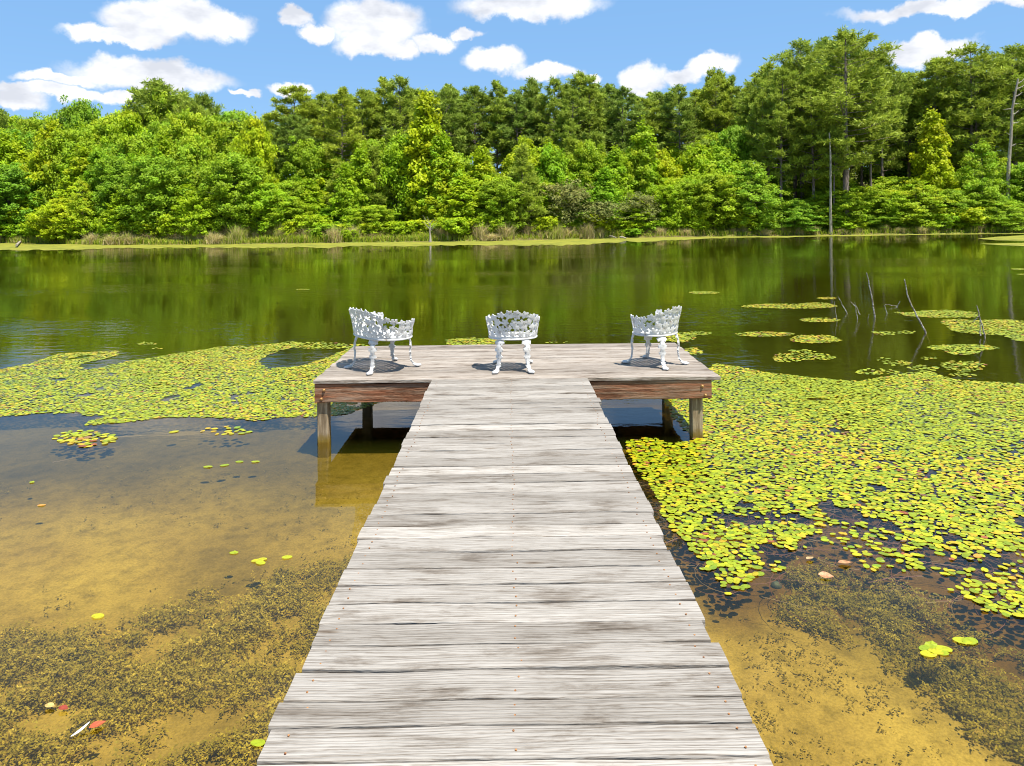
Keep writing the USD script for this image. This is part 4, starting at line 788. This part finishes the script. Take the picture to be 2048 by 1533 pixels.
def ground_z(x, y): return float(bank_z(np.array([x]), np.array([y]))[0])
TREES = np.random.default_rng(1234)
NAMES = {'sweetgum': ('sweetgum_tree', 'tree'), 'young_maple': ('leafy_young_tree', 'tree'), 'broadleaf': ('broadleaf_tree', 'tree'), 'beech': ('drooping_tree', 'tree'), 'olive_shrub': ('olive_shrub', 'shrub'), 'shrub': ('green_shrub', 'shrub'),
         'crabapple': ('scraggly_tree', 'tree'), 'pine': ('pine_tree', 'pine tree'), 'big_pine': ('pine_tree', 'pine tree'), 'young_pine': ('young_pine_tree', 'pine tree'), 'dense_pine': ('bushy_pine_tree', 'pine tree')}
def kinds(k): return [p for p in KIND if p.startswith(f'/World/{k}_kind')]
def shore_y(px):
    y = np.interp(px, [a for a, _ in BANK_PX], [b for _, b in BANK_PX]); return at(px, y, WL)
def tree(kind, px, top, width, back, label, group=None, ztop=None):
    """A plant whose middle is seen at px, its top at picture row top, BACK metres behind the shoreline."""
    s = shore_y(np.clip(px, -250, 2300)); y = s[1] + back; p = at_depth(px, 430, y); x = p[0]; z = ground_z(x, y)
    ht = max(.5, at_depth(px, top, y)[2] - z); path = kinds(kind)[TREES.integers(len(kinds(kind)))]; h, R = KIND[path]
    wd = width / FPX * y / 2; nm, ct = NAMES[kind]
    t = thing(nm, label, ct, (x, y, z - .05), TREES.uniform(0, 360), group)
    UsdGeom.Xformable(t).AddScaleOp().Set(Gf.Vec3f(float(wd / R), float(wd / R), float(ht / h)))
    t.GetReferences().AddInternalReference(path); t.SetInstanceable(True)
# the trees one can point at
for a in [
    ('young_maple', 122, 398, 100, 1.5, 'bright green bushy young tree leaning over the shore near the left edge'),
    ('broadleaf', 20, 335, 130, 3, 'dark leafy tree at the left edge of the far shore'),
    ('sweetgum', 172, 300, 120, 7, 'yellow green pointed tree behind the bushy young tree on the left'),
    ('sweetgum', 240, 385, 80, 3, 'small yellow green tree right of the bushy young tree on the left'),
    ('broadleaf', 312, 318, 130, 3.5, 'rounded green tree with a dark hollow below, left of the whitish topped tree'),
    ('sweetgum', 372, 372, 90, 3, 'yellowish slim tree between two dark based round trees on the left'),
    ('broadleaf', 466, 312, 125, 3.5, 'large round tree with pale tips and a dark shaded foot, left part of the shore'),
    ('dense_pine', 318, 170, 190, 30, 'big bushy dark pine rising highest above the left woods'),
    ('dense_pine', 405, 195, 120, 34, 'dark pine shoulder right of the highest pine in the left woods'),
    ('broadleaf', 165, 208, 90, 30, 'rounded tree topping the left woods beside the low clouds'),
    ('young_maple', 260, 228, 110, 22, 'yellow green tree crown in front of the highest left pine'),
    ('sweetgum', 852, 192, 125, 7.5, 'tall cone shaped bright green tree standing before the dark pine row'),
    ('sweetgum', 884, 268, 105, 6, 'shorter green cone tree in front of the tall cone shaped one'),
    ('young_pine', 1046, 300, 100, 3, 'young pine with a visible dark trunk at the middle of the shore'),
    ('sweetgum', 960, 298, 105, 6, 'bright yellow green tree left of the young pine with the dark trunk'),
    ('sweetgum', 915, 320, 80, 6, 'yellow green tree beside the foot of the tall cone shaped tree'),
    ('young_maple', 1050, 280, 110, 10, 'yellow green crown just behind the young pine with the dark trunk'),
    ('olive_shrub', 1128, 378, 110, 3, 'dark olive bush right of the young pine with the dark trunk'),
    ('crabapple', 1198, 405, 120, 1.5, 'scraggly small tree with open grey green crown at the water edge'),
    ('olive_shrub', 1276, 398, 85, 3, 'grey olive rounded bush right of the scraggly small tree'),
    ('sweetgum', 1170, 320, 80, 8, 'slim pale topped tree behind the scraggly small tree'),
    ('sweetgum', 1283, 250, 105, 7, 'bright pointed tree above the grey olive bush'),
    ('young_pine', 1225, 330, 90, 6, 'young pine between the slim pale topped tree and the bright pointed tree'),
    ('beech', 1502, 322, 130, 2.5, 'drooping light green tree with boughs hanging to the water, left of the tall trunks'),
    ('beech', 1590, 400, 120, 2, 'low spreading boughs of light green leaves under the tall trunks'),
    ('broadleaf', 1425, 350, 120, 3, 'deep green leafy tree left of the drooping light green tree'),
    ('broadleaf', 1365, 360, 100, 3.5, 'green leafy tree halfway between the grey olive bush and the drooping tree'),
    ('big_pine', 1692, 66, 215, 3.0, 'tallest pine with a thick straight trunk, right of the slim dead trunk'),
    ('big_pine', 1605, 88, 170, 9, 'tall broad pine left of the tallest pine'),
    ('pine', 1562, 142, 110, 5, 'pine with a bare double looking trunk left of the slim dead trunk'),
    ('pine', 1628, 150, 110, 4, 'pine with a long bare trunk just left of the slim dead trunk'),
    ('pine', 1527, 190, 80, 7, 'thin faded pine at the left end of the tall right hand pines'),
    ('pine', 1765, 110, 100, 14, 'dark tufted pine peeking out right of the tallest pine'),
    ('pine', 1742, 130, 100, 6, 'pine standing close behind the tallest pine'),
    ('pine', 1668, 240, 70, 2.2, 'slender pine stem right beside the slim dead trunk'),
    ('sweetgum', 1868, 228, 100, 5.5, 'bright pointed green tree below the small right hand cloud'),
    ('beech', 1832, 360, 130, 3, 'olive yellow spreading tree over the dark bank on the right'),
    ('beech', 1965, 285, 110, 4, 'yellow green tree left of the leaning bare snag'),
    ('beech', 1995, 390, 120, 2, 'low leafy boughs hanging below the leaning bare snag'),
    ('broadleaf', 1725, 375, 110, 5, 'green understory tree right of the tallest pine trunk'),
    ('broadleaf', 2042, 330, 110, 4, 'leafy green tree at the right edge of the far shore'),
    ('big_pine', 1945, 95, 170, 14, 'wide pine at the top right beneath the corner cloud'),
    ('big_pine', 2032, 98, 170, 14, 'windswept pine behind the leaning bare snag'),
    ('pine', 1880, 122, 110, 18, 'pine left of the wide pine at the top right'),
    ('dense_pine', 1432, 148, 110, 26, 'dark pine whose top stands up between the right hand clouds'),
    ('pine', 1165, 152, 110, 22, 'tallest pine of the row behind the middle of the shore'),
    ('pine', 598, 178, 110, 20, 'first tall pine at the left end of the middle pine row'),
    ('shrub', 700, 462, 36, .8, 'low dark tuft like bush at the edge of the far shore mud'),
    ('shrub', 905, 440, 70, 1.2, 'bright rounded bush beside the grey bare stump tree'),
    ('shrub', 1262, 458, 42, .8, 'small bright green bush beside the driftwood logs'),
    ('shrub', 1670, 442, 80, 2.5, 'low light bush around the foot of the slim dead trunk'),
    ('shrub', 1930, 420, 80, 2, 'low round bush at the water edge on the far right'),
    ('shrub', 1870, 432, 70, 1.8, 'pale green bush on the straw coloured bank at the right'),
]: tree(*a)
# the rest of the woods, filled in row by row
SKY_X = [-250, 0, 60, 150, 200, 240, 290, 340, 400, 440, 480, 540, 575, 600, 640, 740, 790, 850, 900, 960, 1000, 1060, 1165, 1200, 1270, 1330, 1420, 1490, 1540, 1600, 1690, 1760, 1800, 1835, 1880, 1960, 2048, 2300]
SKY_Y = [225, 218, 216, 212, 226, 220, 176, 172, 192, 208, 222, 238, 236, 184, 176, 156, 152, 162, 168, 168, 164, 162, 153, 160, 172, 178, 148, 155, 122, 90, 68, 106, 118, 150, 118, 98, 98, 90]
def zone(px): return 'left' if px < 575 else 'middle' if px < 1500 else 'right'
MARKS = [(0, 'left picture edge'), (318, 'highest left pine'), (466, 'large pale tipped tree'), (600, 'middle pine row start'), (726, 'settee back'), (852, 'tall bright cone tree'), (1046, 'dark trunked young pine'), (1276, 'grey olive bush'),
         (1502, 'drooping tree'), (1660, 'slim dead trunk'), (1868, 'pointed right hand tree'), (2022, 'leaning snag')]
LOOK = {'pine': 'tall pine', 'big_pine': 'broad tall pine', 'dense_pine': 'bushy dark pine', 'young_pine': 'young pine', 'sweetgum': 'yellow green pointed tree', 'young_maple': 'bright rounded young tree', 'broadleaf': 'deeper green leafy tree', 'beech': 'layered light green tree', 'shrub': 'low bright bush'}
ORD = ['first', 'second', 'third', 'fourth', 'fifth', 'sixth', 'seventh', 'eighth', 'ninth', 'tenth', 'eleventh', 'twelfth', 'thirteenth', 'fourteenth', 'fifteenth', 'sixteenth', 'seventeenth', 'eighteenth', 'nineteenth', 'twentieth']
PLANS = {}
def fill(kind, px, top, width, back, row='skyline row'):
    if row != 'skyline row' and any(abs(px - a) < 38 and back > b - 3 and back < 12 for a, b in ((852, 6), (1868, 5.5), (466, 3.5), (1046, 3))): return      # keep the landmark trees in view
    PLANS.setdefault(row, []).append((kind, px, top, width, back))
def relate(rows, look):
    """Says where each of a row stands: the how manieth it is to the right (or left) of the nearest landmark."""
    out = []; xs_ = sorted(r for r in rows)
    for x in rows:
        if x < -20 or x > 2068: out.append(None); continue
        m = min(MARKS, key=lambda m: abs(m[0] - x)); side = 'right' if x >= m[0] else 'left'
        n = sum(1 for q in xs_ if (m[0] <= q < x if side == 'right' else x < q < m[0]))
        out.append(f'{ORD[min(n, 19)]} {side} of the {m[1]}')
    return out
def grow():
    for row, items in PLANS.items():
        for (kind, px, top, width, back), where in zip(items, relate([i[1] for i in items], None)):
            if where: tree(kind, px, top, width, back, f'{LOOK[kind]} in the {row}, {where}')
            else: tree(kind, px, top, width, back, 'woodland tree of the far shore beyond the picture edge', 'trees of the far shore beyond the picture')
R_ = TREES
def sky_top(px): return np.interp(px, SKY_X, SKY_Y)
for px in np.arange(-489, 2520, 37.0):                      # skyline row
    x = px + R_.normal(0, 7); z = zone(x)
    if z == 'left': fill('dense_pine' if R_.random() < .5 else 'broadleaf', x, sky_top(x) + R_.uniform(4, 26), R_.uniform(85, 120), R_.uniform(26, 40))
    elif z == 'middle': fill('pine', x, sky_top(x) + R_.choice([2, 8, 16, 26]) + R_.uniform(0, 6), R_.uniform(85, 120), R_.uniform(14, 26))
    else: fill('pine' if R_.random() < .6 else 'big_pine', x, sky_top(x) + R_.choice([4, 14, 26, 40]) + R_.uniform(0, 8), R_.uniform(95, 150), R_.uniform(8, 24))
for px in np.arange(-494, 2520, 44.0):                      # a second row of tall trees behind
    x = px + R_.normal(0, 12); fill('pine', x, sky_top(x) + R_.uniform(14, 40), R_.uniform(90, 130), R_.uniform(28, 48), 'hindmost row')
for px in np.arange(-506, 2520, 46.0):                      # middle height: below the pine crowns
    x = px + R_.normal(0, 12); z = zone(x); t0 = sky_top(x)
    kind = R_.choice(['young_pine', 'broadleaf', 'sweetgum', 'young_maple'], p={'left': [.1, .35, .3, .25], 'middle': [.35, .3, .2, .15], 'right': [.25, .5, .1, .15]}[z])
    fill(kind, x, t0 + {'left': 40, 'middle': 105, 'right': 170}[z] + R_.uniform(-10, 50), R_.uniform(85, 120), R_.uniform(22, 32) if z == 'right' else R_.uniform(9, 16), 'upper thicket')
for px in np.arange(-512, 2520, 47.0):
    x = px + R_.normal(0, 12); z = zone(x)
    kind = R_.choice(['young_pine', 'broadleaf', 'sweetgum', 'young_maple'], p={'left': [.05, .3, .35, .3], 'middle': [.12, .15, .4, .33], 'right': [.15, .6, .1, .15]}[z])
    fill(kind, x, {'left': 275, 'middle': 305, 'right': 365}[z] + R_.uniform(-35, 65) * (.6 if z == 'right' else 1), R_.uniform(75, 115), R_.uniform(5, 9), 'middle thicket')
for px in np.arange(-520, 2520, 58.0):                      # front thicket
    x = px + R_.normal(0, 12); z = zone(x)
    kind = R_.choice(['beech', 'broadleaf', 'sweetgum', 'young_maple'], p={'left': [.04, .2, .38, .38], 'middle': [.02, .1, .48, .4], 'right': [.2, .5, .1, .2]}[z])
    fill(kind, x, {'left': 375, 'middle': 372, 'right': 400}[z] + R_.uniform(-50, 45) * (.7 if z == 'right' else 1), R_.uniform(75, 110), R_.uniform(2.8, 5), 'front thicket')
for px in np.arange(-200, 1400, 34.0):
    x = px + R_.normal(0, 10); fill('shrub', x, R_.uniform(432, 452), R_.uniform(45, 75), R_.uniform(1.6, 3.2), 'shore brush')
for px in np.arange(1400, 2300, 60.0):
    x = px + R_.normal(0, 10); fill('shrub', x, R_.uniform(425, 445), R_.uniform(45, 75), R_.uniform(1.6, 3.0), 'shore brush')

grow()

# bare trunks
def snag(label, base, tip, r, back, bend=0, stubs=()):
    s = shore_y(base[0]); y = s[1] + back; b = at_depth(base[0], base[1], y); b[2] = min(b[2], ground_z(b[0], y)); e = at_depth(tip[0], tip[1], y); t = thing('dead_tree', label, 'dead tree', b)
    k = np.linspace(0, 1, 16); g = np.random.default_rng(int(base[0])); c = (e - b)[None] * k[:, None]; c[:, 0] += bend * np.sin(np.pi * k) + np.interp(k, np.linspace(0, 1, 6), g.normal(0, r * .5, 6)); c[0, 2] -= .3
    part('trunk', tube(c, r * (1 - .62 * k), 9), snag_look, t, smooth=50)
    for u, dx, dz in stubs:
        i = np.array([np.interp(u, k, c[:, j]) for j in range(3)]); q = np.array([i, i + [dx * .5, 0, dz * .35], i + [dx, .1, dz]]); part('branch', tube(q, [r * .32, r * .2, r * .08], 5), snag_look, t, smooth=50)
snag('slim pale dead trunk rising straight from the far shore among the pines', (1662, 471), (1658, 266), .15, .3, .12)
snag('leaning bare snag with short broken branches at the right edge', (2012, 420), (2034, 158), .24, 3, -.15, [(.55, .7, .25), (.62, -.4, .3), (.70, .9, .2), (.76, .8, .45), (.83, .7, .1), (.88, .9, .5), (.93, 1.3, .75), (.965, 1.1, .9), (.80, -.9, -.1)])
s_ = shore_y(860)
t = thing('dead_tree', 'grey bare stump tree with thin crooked branches at the middle of the far shore', 'dead tree', at(860, 484.5, WL + .03))
g = np.random.default_rng(4); part('trunk', tube([(0, 0, -.2), (0.03, 0, .5), (-.02, 0, 1.0), (.04, 0, 1.5)], [.15, .09, .07, .04], 8), snag_look, t, smooth=50)
for k in range(9):
    a, L = g.uniform(0, 6.28), g.uniform(.6, 1.3); z0 = g.uniform(.7, 1.6); d = np.array([math.cos(a) * .6, math.sin(a) * .4, .75]); p0 = np.array([0, 0, z0]); part('branch', tube([p0, p0 + d * L * .5 + g.normal(0, .06, 3), p0 + d * L + g.normal(0, .1, 3)], [.025, .014, .006], 5), snag_look, t, smooth=50)
for lab, a, b, r in (('pale driftwood log lying on the bank right of the scraggly tree', (1219, 473), (1232, 476), .09), ('longer driftwood log lying nearer the small bright bush', (1240, 475), (1262, 479), .10), ('grey driftwood stump on the left shore under the dark trees', (33, 491), (44, 481), .10)):
    p, q = at(a[0], a[1], WL + .2), at(b[0], b[1], WL + .12); q[1] = p[1] - .4 if q[1] < p[1] - 3 else q[1]
    t = thing('driftwood', lab, 'log', p); m = tube(np.array([p * 0, (q - p) * .5 + [0, 0, .04], q - p]), [r, r * .9, r * .6], 8); part('log', m, snag_look, t, smooth=50)

# reeds, shore grass and the band of scum along the far bank
reed_look = mat('reed_blade', {'a': ('attribute', {'attribute': 'tint'}), 'p': P(roughness=.7, specular_ior_level=.2), 't': ('translucent_bsdf', {}), 'm': ('mix_closure', {'fac': .45})}, [('a.color', 'p.base_color'), ('a.color', 't.color'), ('p.BSDF', 'm.closure1'), ('t.BSDF', 'm.closure2')], 'm.closure')
def blades(p, h, spread, w, g, pal, pw=None):
    n = len(p); a = g.uniform(0, 2 * np.pi, n); d = np.stack([np.cos(a), np.sin(a), 0 * a], -1); hh = h * g.uniform(.55, 1.15, (n, 1)); sp = spread * g.random((n, 1)) * hh
    e = np.stack([-np.sin(a + g.normal(0, 1, n)), np.cos(a), 0 * a], -1) * w * .5
    m1 = p + d * sp * .35 + np.array([0, 0, 1.0]) * hh * .55; tp = p + d * sp + np.array([0, 0, 1.0]) * hh * (1 - .25 * sp / hh)
    v = np.stack([p - e, p + e, m1 + e * .8, m1 - e * .8, tp], 1).reshape(-1, 3); i = np.arange(n)[:, None] * 5
    c = np.asarray(pal)[g.choice(len(pal), n, p=pw)] * g.uniform(.75, 1.2, (n, 1))
    return (v, np.vstack([i + [0, 1, 2], i + [0, 2, 3], i + [3, 2, 4]])), np.repeat(c, 5, 0)
TAN = [(.56, .45, .22), (.62, .52, .28), (.46, .37, .18), (.42, .47, .08), (.36, .43, .06)]
for k in range(5):
    g = np.random.default_rng(300 + k); root = stage.CreateClassPrim(f'/World/reed_kind_{k}'); n = 420; rr = np.abs(g.normal(0, .42, n)); an = g.uniform(0, 6.28, n)
    m, c = blades(np.stack([rr * np.cos(an), rr * np.sin(an) * .8, np.full(n, -.05)], -1), 1.3 * np.clip(1.15 - rr * .55, .35, 1)[:, None], .95, .035, g, TAN, [[.3, .25, .2, .15, .1], [.1, .1, .1, .35, .35], [.35, .3, .2, .1, .05], [.15, .15, .1, .3, .3], [.25, .25, .25, .15, .1]][k])
    part('blades', m, reed_look, root, tint=c)
REEDS = []
def reed(*a):
    if R_.random() < .8: REEDS.append(a)
def plant_reed(px, k, w, h, back, lab, grp):
    s = shore_y(px); y = s[1] + back; x = at_depth(px, 430, y)[0]; t = thing('reed_clump', lab, 'reeds', (x, y, ground_z(x, y)), TREES.uniform(0, 360), grp); UsdGeom.Xformable(t).AddScaleOp().Set(Gf.Vec3f(w, w, h)); t.GetReferences().AddInternalReference(f'/World/reed_kind_{k}'); t.SetInstanceable(True)
for px in np.concatenate([np.arange(212, 345, 13), np.arange(352, 735, 12), np.arange(742, 765, 11), np.arange(885, 930, 15), np.arange(962, 1215, 12)]):
    z = 'left' if px < 345 else 'middle left' if px < 770 else 'middle'
    reed(px + R_.normal(0, 3), int(R_.integers(5)), R_.uniform(.7, 1.4), R_.uniform(.55, 1.35), R_.uniform(.2, 2.6), 'clump of tan and green reeds', f'reeds along the {z} far shore')
for px in np.arange(1290, 2060, 30):
    reed(px + R_.normal(0, 6), int(R_.choice([0, 2, 4])), R_.uniform(.6, 1.0), R_.uniform(.45, .8), R_.uniform(.3, 1.6), 'low straw coloured grass clump', 'grass clumps along the right far shore')
for px in list(np.arange(-200, 200, 24)) + list(np.arange(2070, 2300, 30)):
    reed(px, int(R_.integers(5)), 1, R_.uniform(.5, .9), R_.uniform(.4, 1.4), 'low shaded reed clump' if px < 500 else 'low straw coloured grass clump', 'reeds at the left end of the far shore' if px < 500 else 'grass clumps along the right far shore')
for a, where in zip(REEDS, relate([r[0] for r in REEDS], None)):
    plant_reed(*a[:5], (f'{a[5]}, {where}' if where else 'reeds of the far shore beyond the picture edge'), 'reeds of the far shore beyond the picture' if where is None else None)
g = np.random.default_rng(55); px = np.concatenate([g.uniform(-250, 2300, 26000), g.uniform(60, 900, 16000)]); bk = g.uniform(.1, 4.5, len(px)) ** 1.0
sy = np.interp(px, [a for a, _ in BANK_PX], [b for _, b in BANK_PX]); base = np.array([at(a, b, WL) for a, b in zip(px, sy)]); y = base[:, 1] + bk; x = base[:, 0] * y / base[:, 1]
z = bank_z(x, y); m, c = blades(np.stack([x, y, z - .03], -1), (.3 + 1.0 * fbm2(px, bk, .02, 3, 3)[:, None] ** 1.4), .80, .06, g, [(.30, .40, .02), (.38, .44, .03), (.23, .33, .03), (.42, .36, .10)])
q = part('shore_grass', m, reed_look, None, tint=c, label='bright yellow green low grass covering the far bank', kind='stuff'); q.SetCustomDataByKey('category', 'grass')
# litter of the forest floor: dark low leaves under the trees
px = g.uniform(-250, 2300, 9000); bk = g.uniform(4, 45, len(px)); sy = np.interp(px, [a for a, _ in BANK_PX], [b for _, b in BANK_PX]); base = np.array([at(a, b, WL) for a, b in zip(px, sy)]); y = base[:, 1] + bk; x = base[:, 0] * y / base[:, 1]; z = bank_z(x, y)
c0 = np.stack([x, y, z + g.uniform(.05, .9, len(x))], -1); v, f = leaves(c0, .5, .4, g, .5)
q = part('undergrowth', (v, f), oak_leaf, None, tint=np.repeat(np.tile([.9, .9, .9], (len(x), 1)) * g.uniform(.6, 1.1, (len(x), 1)), 4, 0), label='dark leafy undergrowth between the trunks of the far woods', kind='stuff'); q.SetCustomDataByKey('category', 'undergrowth')
# scum
SC = [(-250, 487, 500), (0, 487, 499), (100, 488, 499.5), (200, 490, 498.5), (400, 489.5, 496), (600, 487, 495.5), (750, 485, 493), (1000, 482, 492), (1150, 479.5, 489.5), (1250, 476.5, 486), (1330, 475, 481.5), (1400, 474, 478), (1500, 473, 476), (1660, 471, 473.4), (1850, 468.5, 470), (2048, 466.5, 468.2), (2300, 464, 466)]
pxs = np.linspace(-250, 2300, 420); nf = np.interp(pxs, [s[0] for s in SC], [s[2] for s in SC]); fr = np.interp(pxs, [s[0] for s in SC], [s[1] for s in SC]); wob = (fbm2(pxs, pxs * 0, .02, 4, 5) - .5) * 9 + (fbm2(pxs, pxs * 0, .12, 3, 8) - .5) * 4
near = np.array([at(a, b + w * min(1, (b - c) / 7), WL + .008)[:2] for a, b, c, w in zip(pxs, nf, fr, wob)]); far = np.array([at(a, b - 1.2, WL + .008)[:2] for a, b in zip(pxs, fr)])
V, F = [], []
for i in range(len(pxs)):
    for t in np.linspace(0, 1, 6): V.append((*(near[i] * (1 - t) + far[i] * t), WL + .008))
for i in range(len(pxs) - 1):
    for j in range(5): a = i * 6 + j; F += [(a, a + 6, a + 7), (a, a + 7, a + 1)]
scum_look = mat('pond_scum_look', {'g': ('geometry', {}), 'm': ('mapping', {'mapping_type': 'point', 'scale': (.5, 1.4, 1)}), 'n': ('noise_texture', {'scale': 2.2, 'detail': 6.0, 'roughness': .7}), 'r': ('rgb_ramp', {'ramp': [(.36, (.06, .075, .018)), (.46, (.16, .17, .02)), (.62, (.25, .235, .03))]}), 'p': P(roughness=.8, specular_ior_level=.15)},
                [('g.position', 'm.vector'), ('m.vector', 'n.vector'), ('n.fac', 'r.fac'), ('r.color', 'p.base_color')], 'p.BSDF')
q = part('pond_scum', (np.array(V), np.array(F)), scum_look, None, label='yellow green band of scum and duckweed floating along the far bank', kind='stuff'); q.SetCustomDataByKey('category', 'pond scum')
poly = shapely.union_all([world_poly([(1955, 478), (1990, 474.5), (2048, 471), (2300, 468), (2300, 486), (2048, 482.5), (1990, 481)]), world_poly([(1960, 488), (2048, 486.5), (2300, 486.5), (2300, 495), (2048, 493), (2000, 491)])])
ms = [trimesh.creation.extrude_polygon(p_, .006, engine='earcut') for p_ in getattr(poly, 'geoms', [poly])]; m = cat(ms); m.apply_translation((0, 0, WL + .003))
q = part('pond_scum', m, scum_look, None, label='separate sheets of yellow scum on the water at the far right edge', kind='stuff'); q.SetCustomDataByKey('category', 'pond scum')
